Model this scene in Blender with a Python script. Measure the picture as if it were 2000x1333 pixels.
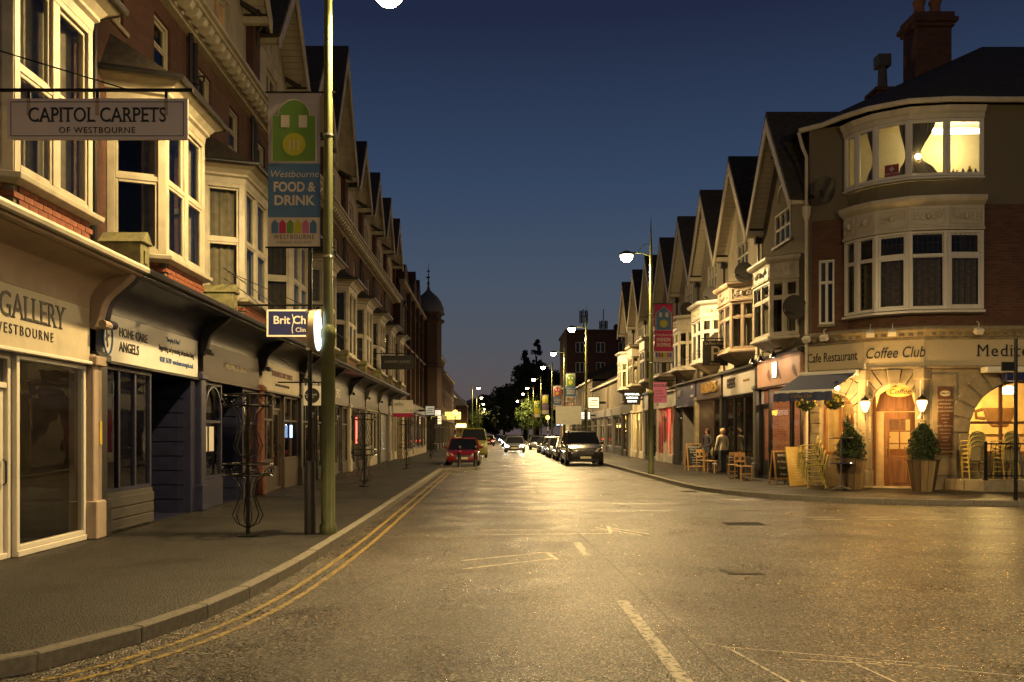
import bpy, bmesh, math, random
from mathutils import Vector, Matrix
random.seed(11)
R = math.radians
for o in list(bpy.data.objects): bpy.data.objects.remove(o)
SC = bpy.context.scene
COL = SC.collection

# ------------------------------------------------------------------ camera, sky, exposure
cam = bpy.data.cameras.new('camera'); cam.sensor_width = 36; cam.lens = 31.5
cam.shift_x = 0.019; cam.shift_y = 0.0908; cam.clip_start = 0.05; cam.clip_end = 3000
co = bpy.data.objects.new('camera', cam); COL.objects.link(co)
co.location = (0, 0, 1.6); co.rotation_euler = (R(90), 0, 0)
SC.camera = co
W = bpy.data.worlds.new('World'); SC.world = W; W.use_nodes = True
wn = W.node_tree.nodes; wl = W.node_tree.links
bg = wn['Background']
# dusk sky: the Nishita twilight sky plus the warm-grey glow that lies along the whole horizon after sunset
sky = wn.new('ShaderNodeTexSky'); sky.sky_type = 'NISHITA'; sky.sun_disc = False
sky.sun_elevation = R(-5.0); sky.sun_rotation = R(10); sky.air_density = 1.0; sky.dust_density = 0.6; sky.ozone_density = 3.0
tcw = wn.new('ShaderNodeTexCoord'); sepw = wn.new('ShaderNodeSeparateXYZ'); wl.new(tcw.outputs['Generated'], sepw.inputs[0])
rampw = wn.new('ShaderNodeValToRGB'); wl.new(sepw.outputs[2], rampw.inputs[0])
stops = [(0.0, (.098,.074,.072)), (.05, (.098,.081,.083)), (.10, (.080,.086,.100)), (.17, (.060,.082,.118)), (.27, (.034,.058,.112)), (.42, (.0145,.022,.051)), (1.0, (.007,.010,.024))]
el = rampw.color_ramp.elements
for k_, (p_, c_) in enumerate(stops):
    e_ = el[k_] if k_ < 2 else el.new(p_)
    e_.position = p_; e_.color = (*c_, 1)
skm = wn.new('ShaderNodeMixRGB'); skm.blend_type = 'ADD'; skm.inputs[0].default_value = .10
wl.new(rampw.outputs[0], skm.inputs[1]); wl.new(sky.outputs[0], skm.inputs[2])
wl.new(skm.outputs[0], bg.inputs[0]); bg.inputs[1].default_value = 1.0
SC.view_settings.view_transform = 'Standard'; SC.view_settings.look = 'None'
SC.view_settings.exposure = 0; SC.view_settings.gamma = 1
SC.render.engine = 'CYCLES'
cy = SC.cycles
cy.use_denoising = True; cy.max_bounces = 5; cy.diffuse_bounces = 2; cy.glossy_bounces = 3
cy.transmission_bounces = 4; cy.transparent_max_bounces = 12; cy.sample_clamp_indirect = 2.0; cy.sample_clamp_direct = 0
cy.caustics_reflective = False; cy.caustics_refractive = False; cy.use_light_tree = True
LAMP_W = 5200.0          # one street lantern

# ------------------------------------------------------------------ mesh helpers
class MB:
    def __init__(s): s.v = []; s.f = []
    def add(s, vs, fs):
        n = len(s.v); s.v += [tuple(p) for p in vs]; s.f += [tuple(i + n for i in f) for f in fs]; return s
    def box(s, x0, x1, y0, y1, z0, z1):
        return s.add([(x0,y0,z0),(x1,y0,z0),(x1,y1,z0),(x0,y1,z0),(x0,y0,z1),(x1,y0,z1),(x1,y1,z1),(x0,y1,z1)],
                     [(0,3,2,1),(4,5,6,7),(0,1,5,4),(1,2,6,5),(2,3,7,6),(3,0,4,7)])
    def prism(s, pts, a0, a1, ax='x'):
        n = len(pts)
        def P(p, a): return {'x': (a, p[0], p[1]), 'y': (p[0], a, p[1]), 'z': (p[0], p[1], a)}[ax]
        return s.add([P(p, a0) for p in pts] + [P(p, a1) for p in pts],
                     [tuple(range(n)), tuple(range(2*n-1, n-1, -1))] + [(i, (i+1) % n, n+(i+1) % n, n+i) for i in range(n)])
    def tube(s, pts, r, n=8, closed=False, caps=True):
        pts = [Vector(p) for p in pts]; m = len(pts)
        rs = r if isinstance(r, (list, tuple)) else [r]*m
        ring = []; nrm = None
        for i, p in enumerate(pts):
            a = pts[(i-1) % m] if (closed or i > 0) else p
            b = pts[(i+1) % m] if (closed or i < m-1) else p
            t = (b-a).normalized()
            if nrm is None:
                nrm = t.orthogonal().normalized()
            nrm = (nrm - t*nrm.dot(t)); nrm = nrm.normalized() if nrm.length > 1e-6 else t.orthogonal().normalized()
            bi = t.cross(nrm)
            ring.append([p + nrm*math.cos(2*math.pi*k/n)*rs[i] + bi*math.sin(2*math.pi*k/n)*rs[i] for k in range(n)])
        vs = [v for rr in ring for v in rr]; fs = []
        for i in range(m if closed else m-1):
            j = (i+1) % m
            for k in range(n): fs.append((i*n+k, i*n+(k+1) % n, j*n+(k+1) % n, j*n+k))
        if not closed and caps: fs += [tuple(range(n-1, -1, -1)), tuple((m-1)*n+k for k in range(n))]
        return s.add(vs, fs)
    def lathe(s, prof, c=(0,0,0), n=16, ax='z'):
        vs = []; fs = []
        for r, z in prof:
            for k in range(n):
                a = 2*math.pi*k/n; x, y = r*math.cos(a), r*math.sin(a)
                q = (x, y, z) if ax == 'z' else ((z, x, y) if ax == 'x' else (x, z, y))
                vs.append((c[0]+q[0], c[1]+q[1], c[2]+q[2]))
        for i in range(len(prof)-1):
            for k in range(n): fs.append((i*n+k, i*n+(k+1) % n, (i+1)*n+(k+1) % n, (i+1)*n+k))
        fs.append(tuple(range(n-1, -1, -1))); fs.append(tuple((len(prof)-1)*n+k for k in range(n)))
        return s.add(vs, fs)
    def ball(s, c, r, n=12, sz=1.0):
        m = max(4, n//2)
        return s.lathe([(max(1e-3, r*math.sin(math.pi*i/m)), -r*sz*math.cos(math.pi*i/m)) for i in range(m+1)], c, n)
    def frame(s, x0, x1, z0, z1, w, y0, y1):
        s.box(x0, x0+w, y0, y1, z0, z1); s.box(x1-w, x1, y0, y1, z0, z1)
        s.box(x0+w, x1-w, y0, y1, z0, z0+w); return s.box(x0+w, x1-w, y0, y1, z1-w, z1)
    def quad(s, a, b, c, d): return s.add([a, b, c, d], [(0, 1, 2, 3)])
    def loft(s, rings, caps=True):
        n = len(rings[0]); vs = [p for r in rings for p in r]; fs = []
        for i in range(len(rings)-1):
            for k in range(n): fs.append((i*n+k, i*n+(k+1) % n, (i+1)*n+(k+1) % n, (i+1)*n+k))
        if caps: fs += [tuple(range(n-1, -1, -1)), tuple((len(rings)-1)*n+k for k in range(n))]
        return s.add(vs, fs)
    def build(s, name, mat, parent=None, M=None, smooth=False, bevel=0, kind=None, fix=True):
        me = bpy.data.meshes.new(name); me.from_pydata(s.v, [], s.f)
        if fix and len(s.f) < 20000:
            bm = bmesh.new(); bm.from_mesh(me); bmesh.ops.recalc_face_normals(bm, faces=bm.faces); bm.to_mesh(me); bm.free()
        me.materials.append(mat)
        o = bpy.data.objects.new(name, me); COL.objects.link(o)
        if parent is not None: o.parent = parent
        if M is not None: o.matrix_basis = M
        if smooth:
            me.polygons.foreach_set('use_smooth', [True]*len(me.polygons))
            md = o.modifiers.new('split', 'EDGE_SPLIT'); md.split_angle = R(42)
        if bevel:
            b = o.modifiers.new('bevel', 'BEVEL'); b.width = bevel; b.segments = 1; b.limit_method = 'ANGLE'
        if kind: o['kind'] = kind
        return o

def tag(o, label, cat, group=None):
    o['label'] = label; o['category'] = cat
    if group: o['group'] = group
    return o
def thing(name, label, cat, loc=(0,0,0), rz=0, group=None):
    o = bpy.data.objects.new(name, None); COL.objects.link(o); o.empty_display_size = .1
    o.location = loc; o.rotation_euler = (0, 0, rz)
    return tag(o, label, cat, group)
def dup(root, loc, rz=None, label=None, parent=None):
    r = root.copy(); COL.objects.link(r)
    if parent is not None: r.parent = parent
    if loc is not None: r.location = loc
    if rz is not None: r.rotation_euler = (0, 0, rz)
    if label: r['label'] = label
    for ch in list(root.children):
        c = ch.copy(); COL.objects.link(c); c.parent = r
        for g in list(ch.children):
            d = g.copy(); COL.objects.link(d); d.parent = c
    return r
def share(o, parent, M):                       # a sibling piece with the same mesh
    c = o.copy(); COL.objects.link(c); c.parent = parent; c.matrix_basis = M; return c
def FR(p, q, z=0.0):                           # frame of a vertical facet p->q, outward = left of p->q
    p = Vector((p[0], p[1])); q = Vector((q[0], q[1])); t = (q-p).normalized(); m = (p+q)/2
    return Matrix(((t.x, -t.y, 0, m.x), (t.y, t.x, 0, m.y), (0, 0, 1, z), (0, 0, 0, 1))), (q-p).length
def SM(loc, n):                                # frame standing at loc, local y = outward n (2-D)
    n = Vector((n[0], n[1])).normalized()
    return Matrix(((n.y, n.x, 0, loc[0]), (-n.x, n.y, 0, loc[1]), (0, 0, 1, loc[2]), (0, 0, 0, 1)))
T = Matrix.Translation
TXT = Matrix(((-1, 0, 0, 0), (0, 0, 1, 0), (0, 1, 0, 0), (0, 0, 0, 1)))
def text(s, size, mat, parent, M, align='CENTER', ext=.004, shear=0, bold=0, sx=1.0, serif=False, name='lettering', spacing=1.0, rot=0):
    cu = bpy.data.curves.new('t', 'FONT'); cu.body = s; cu.size = size; cu.align_x = align; cu.align_y = 'CENTER'
    cu.extrude = ext; cu.shear = shear; cu.offset = bold; cu.resolution_u = 3; cu.space_character = spacing
    ob = bpy.data.objects.new('t', cu); COL.objects.link(ob)
    me = bpy.data.meshes.new_from_object(ob); bpy.data.objects.remove(ob); bpy.data.curves.remove(cu)
    if serif and len(me.vertices):
        ys = sorted(v.co.y for v in me.vertices); d = size*.07; h = size*.045
        from collections import Counter
        cnt = Counter(round(y, 4) for y in ys); lv = [y for y, c in cnt.most_common(2)]
        mb = MB(); mb.v = [tuple(v.co) for v in me.vertices]; mb.f = [tuple(p.vertices) for p in me.polygons]
        for L in lv:
            xs = sorted(set(round(v.co.x, 4) for v in me.vertices if abs(v.co.y-L) < 2e-4))
            gr = []
            for x in xs:
                if gr and x-gr[-1][1] < size*.16: gr[-1][1] = x
                else: gr.append([x, x])
            top = L > sum(ys)/len(ys)
            for a, b in gr:
                if b-a < size*.3: mb.box(a-d, b+d, L-h if top else L, L if top else L+h, -ext, ext)
        bpy.data.meshes.remove(me)
        me = bpy.data.meshes.new(name); me.from_pydata(mb.v, [], mb.f)
    me.name = name; me.materials.clear(); me.materials.append(mat)
    o = bpy.data.objects.new(name, me); COL.objects.link(o); o.parent = parent
    o.matrix_basis = M @ TXT @ Matrix.Rotation(rot, 4, 'Z') @ Matrix.Diagonal((sx, 1, 1, 1))
    return o

# ------------------------------------------------------------------ materials
def nodes(name):
    m = bpy.data.materials.new(name); m.use_nodes = True
    return m, m.node_tree.nodes, m.node_tree.links, m.node_tree.nodes['Principled BSDF']
def pm(name, col, rough=.6, metal=0, var=.15, vs=6.0, bump=0, bs=60.0, spec=.5, coat=0, emit=None, es=0.0, dirt=0.0, alpha=None, sheen=0):
    m, n, l, b = nodes(name)
    b.inputs['Roughness'].default_value = rough; b.inputs['Metallic'].default_value = metal
    b.inputs['Specular IOR Level'].default_value = spec
    if coat: b.inputs['Coat Weight'].default_value = coat; b.inputs['Coat Roughness'].default_value = .08
    b.inputs['Base Color'].default_value = (*col, 1)
    tc = n.new('ShaderNodeTexCoord')
    if var or dirt:
        nz = n.new('ShaderNodeTexNoise'); nz.inputs['Scale'].default_value = vs; nz.inputs['Detail'].default_value = 6
        l.new(tc.outputs['Object'], nz.inputs['Vector'])
        cr = n.new('ShaderNodeValToRGB'); e = cr.color_ramp.elements
        e[0].position = .3; e[1].position = .7
        e[0].color = (*[c*(1-var) for c in col], 1); e[1].color = (*[min(1, c*(1+var)) for c in col], 1)
        l.new(nz.outputs[0], cr.inputs[0]); out = cr.outputs[0]
        if dirt:
            n2 = n.new('ShaderNodeTexNoise'); n2.inputs['Scale'].default_value = vs*.35; n2.inputs['Detail'].default_value = 9; n2.inputs['Roughness'].default_value = .7
            mp = n.new('ShaderNodeMapping'); mp.inputs['Scale'].default_value = (1, 1, .35)
            l.new(tc.outputs['Object'], mp.inputs[0]); l.new(mp.outputs[0], n2.inputs['Vector'])
            r2 = n.new('ShaderNodeValToRGB'); r2.color_ramp.elements[0].position = .5; r2.color_ramp.elements[1].position = .72
            l.new(n2.outputs[0], r2.inputs[0])
            mx = n.new('ShaderNodeMixRGB'); mx.inputs[2].default_value = (*[c*.32 for c in col], 1)
            mu = n.new('ShaderNodeMath'); mu.operation = 'MULTIPLY'; mu.inputs[1].default_value = dirt
            l.new(r2.outputs[0], mu.inputs[0]); l.new(mu.outputs[0], mx.inputs[0]); l.new(out, mx.inputs[1]); out = mx.outputs[0]
        l.new(out, b.inputs['Base Color'])
    if bump:
        nb = n.new('ShaderNodeTexNoise'); nb.inputs['Scale'].default_value = bs; nb.inputs['Detail'].default_value = 3
        l.new(tc.outputs['Object'], nb.inputs['Vector'])
        bp = n.new('ShaderNodeBump'); bp.inputs['Strength'].default_value = bump; bp.inputs['Distance'].default_value = .02
        l.new(nb.outputs[0], bp.inputs['Height']); l.new(bp.outputs[0], b.inputs['Normal'])
    if emit: b.inputs['Emission Color'].default_value = (*emit, 1); b.inputs['Emission Strength'].default_value = es
    return m
def brickm(name, c1, c2, mort, bw=.22, rh=.075, mt=.009, bump=.5):
    m, n, l, b = nodes(name)
    tc = n.new('ShaderNodeTexCoord'); sp = n.new('ShaderNodeSeparateXYZ'); l.new(tc.outputs['Object'], sp.inputs[0])
    ad = n.new('ShaderNodeMath'); ad.operation = 'ADD'; l.new(sp.outputs[0], ad.inputs[0]); l.new(sp.outputs[1], ad.inputs[1])
    cb = n.new('ShaderNodeCombineXYZ'); l.new(ad.outputs[0], cb.inputs[0]); l.new(sp.outputs[2], cb.inputs[1])
    bt = n.new('ShaderNodeTexBrick'); bt.inputs['Scale'].default_value = 1
    bt.inputs['Brick Width'].default_value = bw; bt.inputs['Row Height'].default_value = rh; bt.inputs['Mortar Size'].default_value = mt
    bt.inputs['Color1'].default_value = (*c1, 1); bt.inputs['Color2'].default_value = (*c2, 1); bt.inputs['Mortar'].default_value = (*mort, 1)
    l.new(cb.outputs[0], bt.inputs['Vector'])
    nz = n.new('ShaderNodeTexNoise'); nz.inputs['Scale'].default_value = 1.7; nz.inputs['Detail'].default_value = 8; l.new(tc.outputs['Object'], nz.inputs['Vector'])
    cr = n.new('ShaderNodeValToRGB'); cr.color_ramp.elements[0].color = (.55, .55, .55, 1); cr.color_ramp.elements[1].color = (1.25, 1.25, 1.25, 1)
    l.new(nz.outputs[0], cr.inputs[0])
    mx = n.new('ShaderNodeMixRGB'); mx.blend_type = 'MULTIPLY'; mx.inputs[0].default_value = 1
    l.new(bt.outputs[0], mx.inputs[1]); l.new(cr.outputs[0], mx.inputs[2]); l.new(mx.outputs[0], b.inputs['Base Color'])
    bp = n.new('ShaderNodeBump'); bp.invert = True; bp.inputs['Strength'].default_value = bump; bp.inputs['Distance'].default_value = .01
    l.new(bt.outputs['Fac'], bp.inputs['Height']); l.new(bp.outputs[0], b.inputs['Normal'])
    b.inputs['Roughness'].default_value = .85
    return m
def emis(name, col, s):
    m, n, l, b = nodes(name); b.inputs['Base Color'].default_value = (*col, 1)
    b.inputs['Emission Color'].default_value = (*col, 1); b.inputs['Emission Strength'].default_value = s; return m
def glassm(name, tintc=(.85, .86, .84), rough=.01, ior=1.5):
    m, n, l, b = nodes(name); n.remove(b); out = n['Material Output']
    t = n.new('ShaderNodeBsdfTransparent'); t.inputs[0].default_value = (*tintc, 1)
    g = n.new('ShaderNodeBsdfGlossy'); g.inputs['Roughness'].default_value = rough
    f = n.new('ShaderNodeFresnel'); f.inputs[0].default_value = ior
    tc = n.new('ShaderNodeTexCoord'); nb = n.new('ShaderNodeTexNoise'); nb.inputs['Scale'].default_value = 1.3
    l.new(tc.outputs['Object'], nb.inputs['Vector'])
    bp = n.new('ShaderNodeBump'); bp.inputs['Strength'].default_value = .06; bp.inputs['Distance'].default_value = .05
    l.new(nb.outputs[0], bp.inputs['Height']); l.new(bp.outputs[0], g.inputs['Normal'])
    ge = n.new('ShaderNodeNewGeometry'); iv = n.new('ShaderNodeMath'); iv.operation = 'SUBTRACT'; iv.inputs[0].default_value = 1; l.new(ge.outputs['Backfacing'], iv.inputs[1])
    mu = n.new('ShaderNodeMath'); mu.operation = 'MULTIPLY'; l.new(f.outputs[0], mu.inputs[0]); l.new(iv.outputs[0], mu.inputs[1])   # only the outer face mirrors
    x = n.new('ShaderNodeMixShader'); l.new(mu.outputs[0], x.inputs[0]); l.new(t.outputs[0], x.inputs[1]); l.new(g.outputs[0], x.inputs[2])
    l.new(x.outputs[0], out.inputs[0]); return m
def woodm(name, c1, c2, sc=14, rough=.55):
    m, n, l, b = nodes(name)
    tc = n.new('ShaderNodeTexCoord'); mp = n.new('ShaderNodeMapping'); mp.inputs['Scale'].default_value = (sc, sc, sc*.08); l.new(tc.outputs['Object'], mp.inputs[0])
    nz = n.new('ShaderNodeTexNoise'); nz.inputs['Scale'].default_value = 1; nz.inputs['Detail'].default_value = 5; l.new(mp.outputs[0], nz.inputs['Vector'])
    cr = n.new('ShaderNodeValToRGB'); cr.color_ramp.elements[0].color = (*c1, 1); cr.color_ramp.elements[1].color = (*c2, 1)
    cr.color_ramp.elements[0].position = .35; cr.color_ramp.elements[1].position = .65
    l.new(nz.outputs[0], cr.inputs[0]); l.new(cr.outputs[0], b.inputs['Base Color']); b.inputs['Roughness'].default_value = rough; return m
def asphaltm(name, lo, hi, rough=(.32, .6), bump=.55, sparkle=True):
    m, n, l, b = nodes(name); tc = n.new('ShaderNodeTexCoord')
    def noise(s, d=2, r=.5):
        q = n.new('ShaderNodeTexNoise'); q.inputs['Scale'].default_value = s; q.inputs['Detail'].default_value = d; q.inputs['Roughness'].default_value = r
        l.new(tc.outputs['Object'], q.inputs['Vector']); return q.outputs[0]
    vo = n.new('ShaderNodeTexVoronoi'); vo.inputs['Scale'].default_value = 58; l.new(tc.outputs['Object'], vo.inputs['Vector'])
    cr = n.new('ShaderNodeValToRGB'); e = cr.color_ramp.elements; e[0].color = (*lo, 1); e[1].color = (*hi, 1); e[0].position = .30; e[1].position = .90
    if sparkle:
        q_ = e.new(.93); q_.color = (*[min(1, c*3.4) for c in hi], 1)  # sparkle highlights put into the colour as a few much paler grain cells
    sx = n.new('ShaderNodeSeparateColor'); l.new(vo.outputs['Color'], sx.inputs[0]); l.new(sx.outputs[0], cr.inputs[0])
    big = noise(.35, 5); r1 = n.new('ShaderNodeValToRGB'); r1.color_ramp.elements[0].color = (.5, .5, .5, 1); r1.color_ramp.elements[1].color = (1.35, 1.3, 1.22, 1)
    r1.color_ramp.elements[0].position = .3; r1.color_ramp.elements[1].position = .7
    l.new(big, r1.inputs[0]); mx = n.new('ShaderNodeMixRGB'); mx.blend_type = 'MULTIPLY'; mx.inputs[0].default_value = 1
    l.new(cr.outputs[0], mx.inputs[1]); l.new(r1.outputs[0], mx.inputs[2]); l.new(mx.outputs[0], b.inputs['Base Color'])
    mr = n.new('ShaderNodeMapRange'); mr.inputs[3].default_value = rough[0]; mr.inputs[4].default_value = rough[1]; mr.inputs[1].default_value = .3; mr.inputs[2].default_value = .7
    l.new(noise(.9, 4), mr.inputs[0])
    rv = n.new('ShaderNodeMath'); rv.operation = 'MULTIPLY_ADD'; rv.inputs[1].default_value = -.26; l.new(sx.outputs[1], rv.inputs[0]); l.new(mr.outputs[0], rv.inputs[2]); l.new(rv.outputs[0], b.inputs['Roughness'])
    bp = n.new('ShaderNodeBump'); bp.inputs['Strength'].default_value = bump; bp.inputs['Distance'].default_value = .016; bp.invert = True
    l.new(vo.outputs['Distance'], bp.inputs['Height']); l.new(bp.outputs[0], b.inputs['Normal'])
    return m
def paintm(name, col, base=(.05, .047, .042), wear=.5):
    m, n, l, b = nodes(name); tc = n.new('ShaderNodeTexCoord')
    q = n.new('ShaderNodeTexNoise'); q.inputs['Scale'].default_value = 16; q.inputs['Detail'].default_value = 8; q.inputs['Roughness'].default_value = .75; l.new(tc.outputs['Object'], q.inputs['Vector'])
    cr = n.new('ShaderNodeValToRGB'); e = cr.color_ramp.elements; e[0].position = wear-.06; e[1].position = wear+.06; e[0].color = (*base, 1); e[1].color = (*col, 1)
    l.new(q.outputs[0], cr.inputs[0]); l.new(cr.outputs[0], b.inputs['Base Color']); b.inputs['Roughness'].default_value = .6; return m
BRICK = brickm('red_brick', (.165, .066, .034), (.10, .042, .023), (.11, .085, .062))
BRICKD = brickm('dark_red_brick', (.125, .042, .025), (.08, .029, .018), (.065, .052, .04))
BRICKO = brickm('orange_brick', (.45, .17, .07), (.33, .11, .05), (.36, .28, .2))
BRICKP = pm('brick_piece', (.22, .068, .032), .85, var=.35, vs=9, bump=.3, bs=120)
BRICKP2 = pm('brick_piece_dark', (.13, .042, .024), .85, var=.35, vs=9, bump=.3, bs=120)
MORT = pm('mortar', (.17, .14, .105), .95, var=.25, bump=.3)
WHITE = pm('cream_paint', (.60, .545, .43), .45, var=.1, vs=3, dirt=.4)
DINGY = pm('dingy_cream_paint', (.45, .405, .30), .5, var=.16, vs=4, dirt=.6)
WHITE2 = pm('white_paint', (.72, .67, .56), .4, var=.05, vs=4, dirt=.15)
UPVC = pm('white_plastic', (.7, .66, .58), .3, var=.03)
PINKR = pm('pink_render', (.40, .31, .24), .7, var=.08, vs=4, bump=.15, bs=40, dirt=.35)
REND = pm('pale_render', (.46, .40, .30), .85, var=.12, vs=2.5, bump=.3, bs=70, dirt=.4)
PEBB = pm('pebble_dash', (.17, .145, .10), .95, var=.35, vs=45, bump=.9, bs=70)
STONE = pm('stone', (.27, .225, .15), .8, var=.2, vs=5, bump=.3, bs=60, dirt=.35)
MOSS = pm('mossy_stone', (.20, .19, .09), .9, var=.35, vs=9, bump=.5, bs=40)
NAVY = pm('navy_paint', (.016, .018, .045), .35, var=.2, vs=5)
NAVYS = pm('navy_sign', (.02, .025, .11), .4, var=.05)
BLACK = pm('black_paint', (.012, .011, .011), .35, var=.2)
BROWN = pm('dark_brown_paint', (.05, .034, .024), .4, var=.2)
GREYD = pm('charcoal_paint', (.055, .05, .045), .45, var=.15)
GREYM = pm('grey_paint', (.22, .20, .18), .5, var=.1)
TILE = pm('roof_tile', (.045, .036, .028), .85, var=.4, vs=7, bump=.6, bs=14)
LEAD = pm('lead', (.10, .095, .085), .6, var=.25, vs=6)
PIPE = pm('black_pipe', (.018, .016, .015), .4, var=.2)
IRON = pm('black_iron', (.012, .012, .011), .32, metal=.3, var=.1)
POLE = pm('olive_pole_paint', (.075, .085, .028), .42, var=.15, vs=3)
CHROME = pm('chrome', (.7, .69, .66), .12, metal=1, var=.03)
ALU = pm('aluminium', (.55, .54, .5), .3, metal=.9, var=.05)
SIGNW = pm('sign_white', (.80, .77, .68), .45, var=.04, vs=3, dirt=.1)
SIGNP = pm('sign_pink_white', (.86, .72, .62), .5, var=.04, vs=3, dirt=.08)
INK = pm('black_ink', (.012, .011, .012), .5, var=0)
INKB = pm('blue_ink', (.03, .10, .28), .5, var=0)
GILT = pm('gilt', (.55, .36, .12), .35, metal=.6, var=.1)
DARKROOM = pm('dark_interior', (.035, .028, .022), .9, var=.3, vs=3)
MIDROOM = pm('brown_interior', (.16, .115, .07), .9, var=.3, vs=3)
CURT = pm('net_curtain', (.30, .265, .20), .9, var=.2, vs=8)
CURTD = pm('dark_curtain', (.10, .085, .062), .9, var=.25, vs=8)
GLASS = glassm('window_glass'); GLASSD = glassm('shop_glass', (.82, .82, .80), .01, 1.6)
ASPH = asphaltm('asphalt', (.005, .0045, .0038), (.105, .086, .064), (.36, .60), .8)
PAVE = asphaltm('footway_asphalt', (.008, .0072, .006), (.028, .024, .019), (.6, .85), .5, False)
KERB = pm('granite_kerb', (.17, .155, .125), .75, var=.25, vs=20, bump=.3, bs=90)
YEL = paintm('yellow_line_paint', (.36, .25, .045), (.03, .027, .022), wear=.485)
WPAINT = paintm('white_line_paint', (.50, .46, .37), wear=.46)
CHALK = paintm('survey_paint', (.74, .68, .54), wear=.45)
SOOT = brickm('sooty_brick', (.07, .030, .019), (.045, .021, .014), (.04, .033, .026))
BULB = emis('lantern_bowl', (1, .78, .42), 60)
WARM = (1.0, .60, .24); SOD = (1.0, .69, .29)
def light(name, loc, energy, col, parent=None, r=.1, typ='POINT', rot=None, spot=150, blend=.5, size=(1, 1)):
    ld = bpy.data.lights.new(name, typ); ld.energy = energy; ld.color = col
    if typ == 'AREA': ld.shape = 'RECTANGLE'; ld.size, ld.size_y = size
    else: ld.shadow_soft_size = r
    if typ == 'SPOT': ld.spot_size = R(spot); ld.spot_blend = blend
    o = bpy.data.objects.new(name, ld); COL.objects.link(o); o.location = loc
    if rot: o.rotation_euler = rot
    if parent is not None: o.parent = parent
    return o

# ------------------------------------------------------------------ ground, road, footways
def struct(o): o['kind'] = 'structure'; return o
g = MB(); g.quad((-700,-300,-.03),(700,-300,-.03),(700,1500,-.03),(-700,1500,-.03))
struct(g.build('ground', pm('far_ground', (.05,.048,.04), .9, var=.3, vs=.05)))
rd = MB(); n = 0
ys = [-25, 0, 12, 30, 80, 200, 420]
for a, b_ in zip(ys, ys[1:]): rd.quad((-3.6 if a > 5 else -40,a,0),(6.4,a,0),(6.4,b_,0),(-3.6 if a > 5 else -40,b_,0))
road = struct(rd.build('road', ASPH))
sr = MB(); sr.quad((6.4,-25,0),(60,-25,0),(60,23,0),(6.4,23,0))
struct(sr.build('side_road', ASPH))

def resample(path, d):
    out = [Vector(path[0])]; acc = 0
    for a, b in zip(path, path[1:]):
        a = Vector(a); b = Vector(b); L = (b-a).length; t = d-acc
        while t <= L: out.append(a+(b-a)*(t/L)); t += d
        acc = (acc+L) % d
    return out
def smooth(path, it=3):
    for _ in range(it):
        q = [path[0]]
        for a, b in zip(path, path[1:]):
            q += [(a[0]*.75+b[0]*.25, a[1]*.75+b[1]*.25), (a[0]*.25+b[0]*.75, a[1]*.25+b[1]*.75)]
        path = q+[path[-1]]
    return path
KL = smooth([(-30,4.2),(-12,4.2),(-5.2,4.4),(-3.2,5.6),(-2.45,7.4),(-2.25,10),(-2.2,14)], 3)+[(-2.2,38.9)]+smooth([(-2.2,39.0),(-2.1,39.5),(-.75,39.6),(-.55,39.9),(-.55,41.3),(-.75,41.6),(-2.3,41.8),(-2.4,42.2)], 2)+[(-2.4,76),(-2.4,420)]
KR = [(5.7,420),(5.7,100),(5.7,29)]+smooth([(5.7,28.5),(5.75,25),(6.6,22.3),(8.6,20.4),(11,19.75),(14,19.6)], 3)+[(60,19.6)]
def footway(name, path, close, side):
    ins = []
    for i, p in enumerate(path):
        a = Vector(path[max(0,i-1)]); b = Vector(path[min(len(path)-1,i+1)]); t = (b-a).normalized()
        nn = Vector((-t.y, t.x))*side
        ins.append(Vector(p)+nn*.13)
    poly = [(p.x, p.y) for p in ins]+close
    o = MB().prism(poly, -.02, .118, 'z').build(name, PAVE); struct(o)
    pts = resample(path, .915); k0 = None; far = MB(); cnt = 0
    unit = MB().box(-.452, .452, 0, .128, -.06, .125)
    for a, b in zip(pts, pts[1:]):
        m = (a+b)/2; t = (b-a).normalized(); nn = Vector((-t.y, t.x))*side
        M = Matrix(((t.x, nn.x, 0, m.x), (t.y, nn.y, 0, m.y), (0, 0, 1, random.uniform(-.004,.004)), (0, 0, 0, 1)))
        d = m.length
        if m.y > 2 and d < 46 and abs(m.x) < 20:
            if k0 is None: k0 = unit.build('kerb_stone', KERB, o, M, bevel=.012)
            else: share(k0, o, M)
            cnt += 1
        elif m.y > -4 and m.y < 250:
            far.add([M @ Vector(v) for v in unit.v], unit.f)
    fo = far.build('kerb_run', KERB, o, fix=False, kind='stuff')
    return o
footway('left_footway', KL, [(-9,420),(-30,420)], 1)
footway('right_footway', KR, [(60,30),(20,30),(16,420)], 1)

# painted lines
def strip(name, path, w, mat, z=.004):
    m = MB(); P = [Vector(p) for p in path]; prev = None
    for i, p in enumerate(P):
        t = (P[min(i+1,len(P)-1)]-P[max(i-1,0)]).normalized(); nn = Vector((-t.y, t.x))*w/2
        cur = ((p+nn).x,(p+nn).y,z),((p-nn).x,(p-nn).y,z)
        if prev: m.quad(prev[0], prev[1], cur[1], cur[0])
        prev = cur
    return m.build(name, mat, road, fix=False)
def off(path, d):
    out = []
    for i, p in enumerate(path):
        a = Vector(path[max(0,i-1)]); b = Vector(path[min(len(path)-1,i+1)]); t = (b-a).normalized()
        out.append((p[0]+t.y*d, p[1]-t.x*d))
    return out
kl1 = [p for p in KL if p[1] < 38.95 and p[0] > -12]
strip('yellow_line', resample(off(kl1, .26), .5), .062, YEL); strip('yellow_line', resample(off(kl1, .44), .5), .06, YEL)
y = 3.1
for y0, y1 in [(5.55,8.6),(11.8,13.2),(17.5,19.2),(24,26),(31,33),(39,42),(47,50),(56,59),(66,69),(78,81)]:
    xc = 1.24
    strip('centre_line', [(xc,y0),(xc,y1)], .11, WPAINT)
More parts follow.
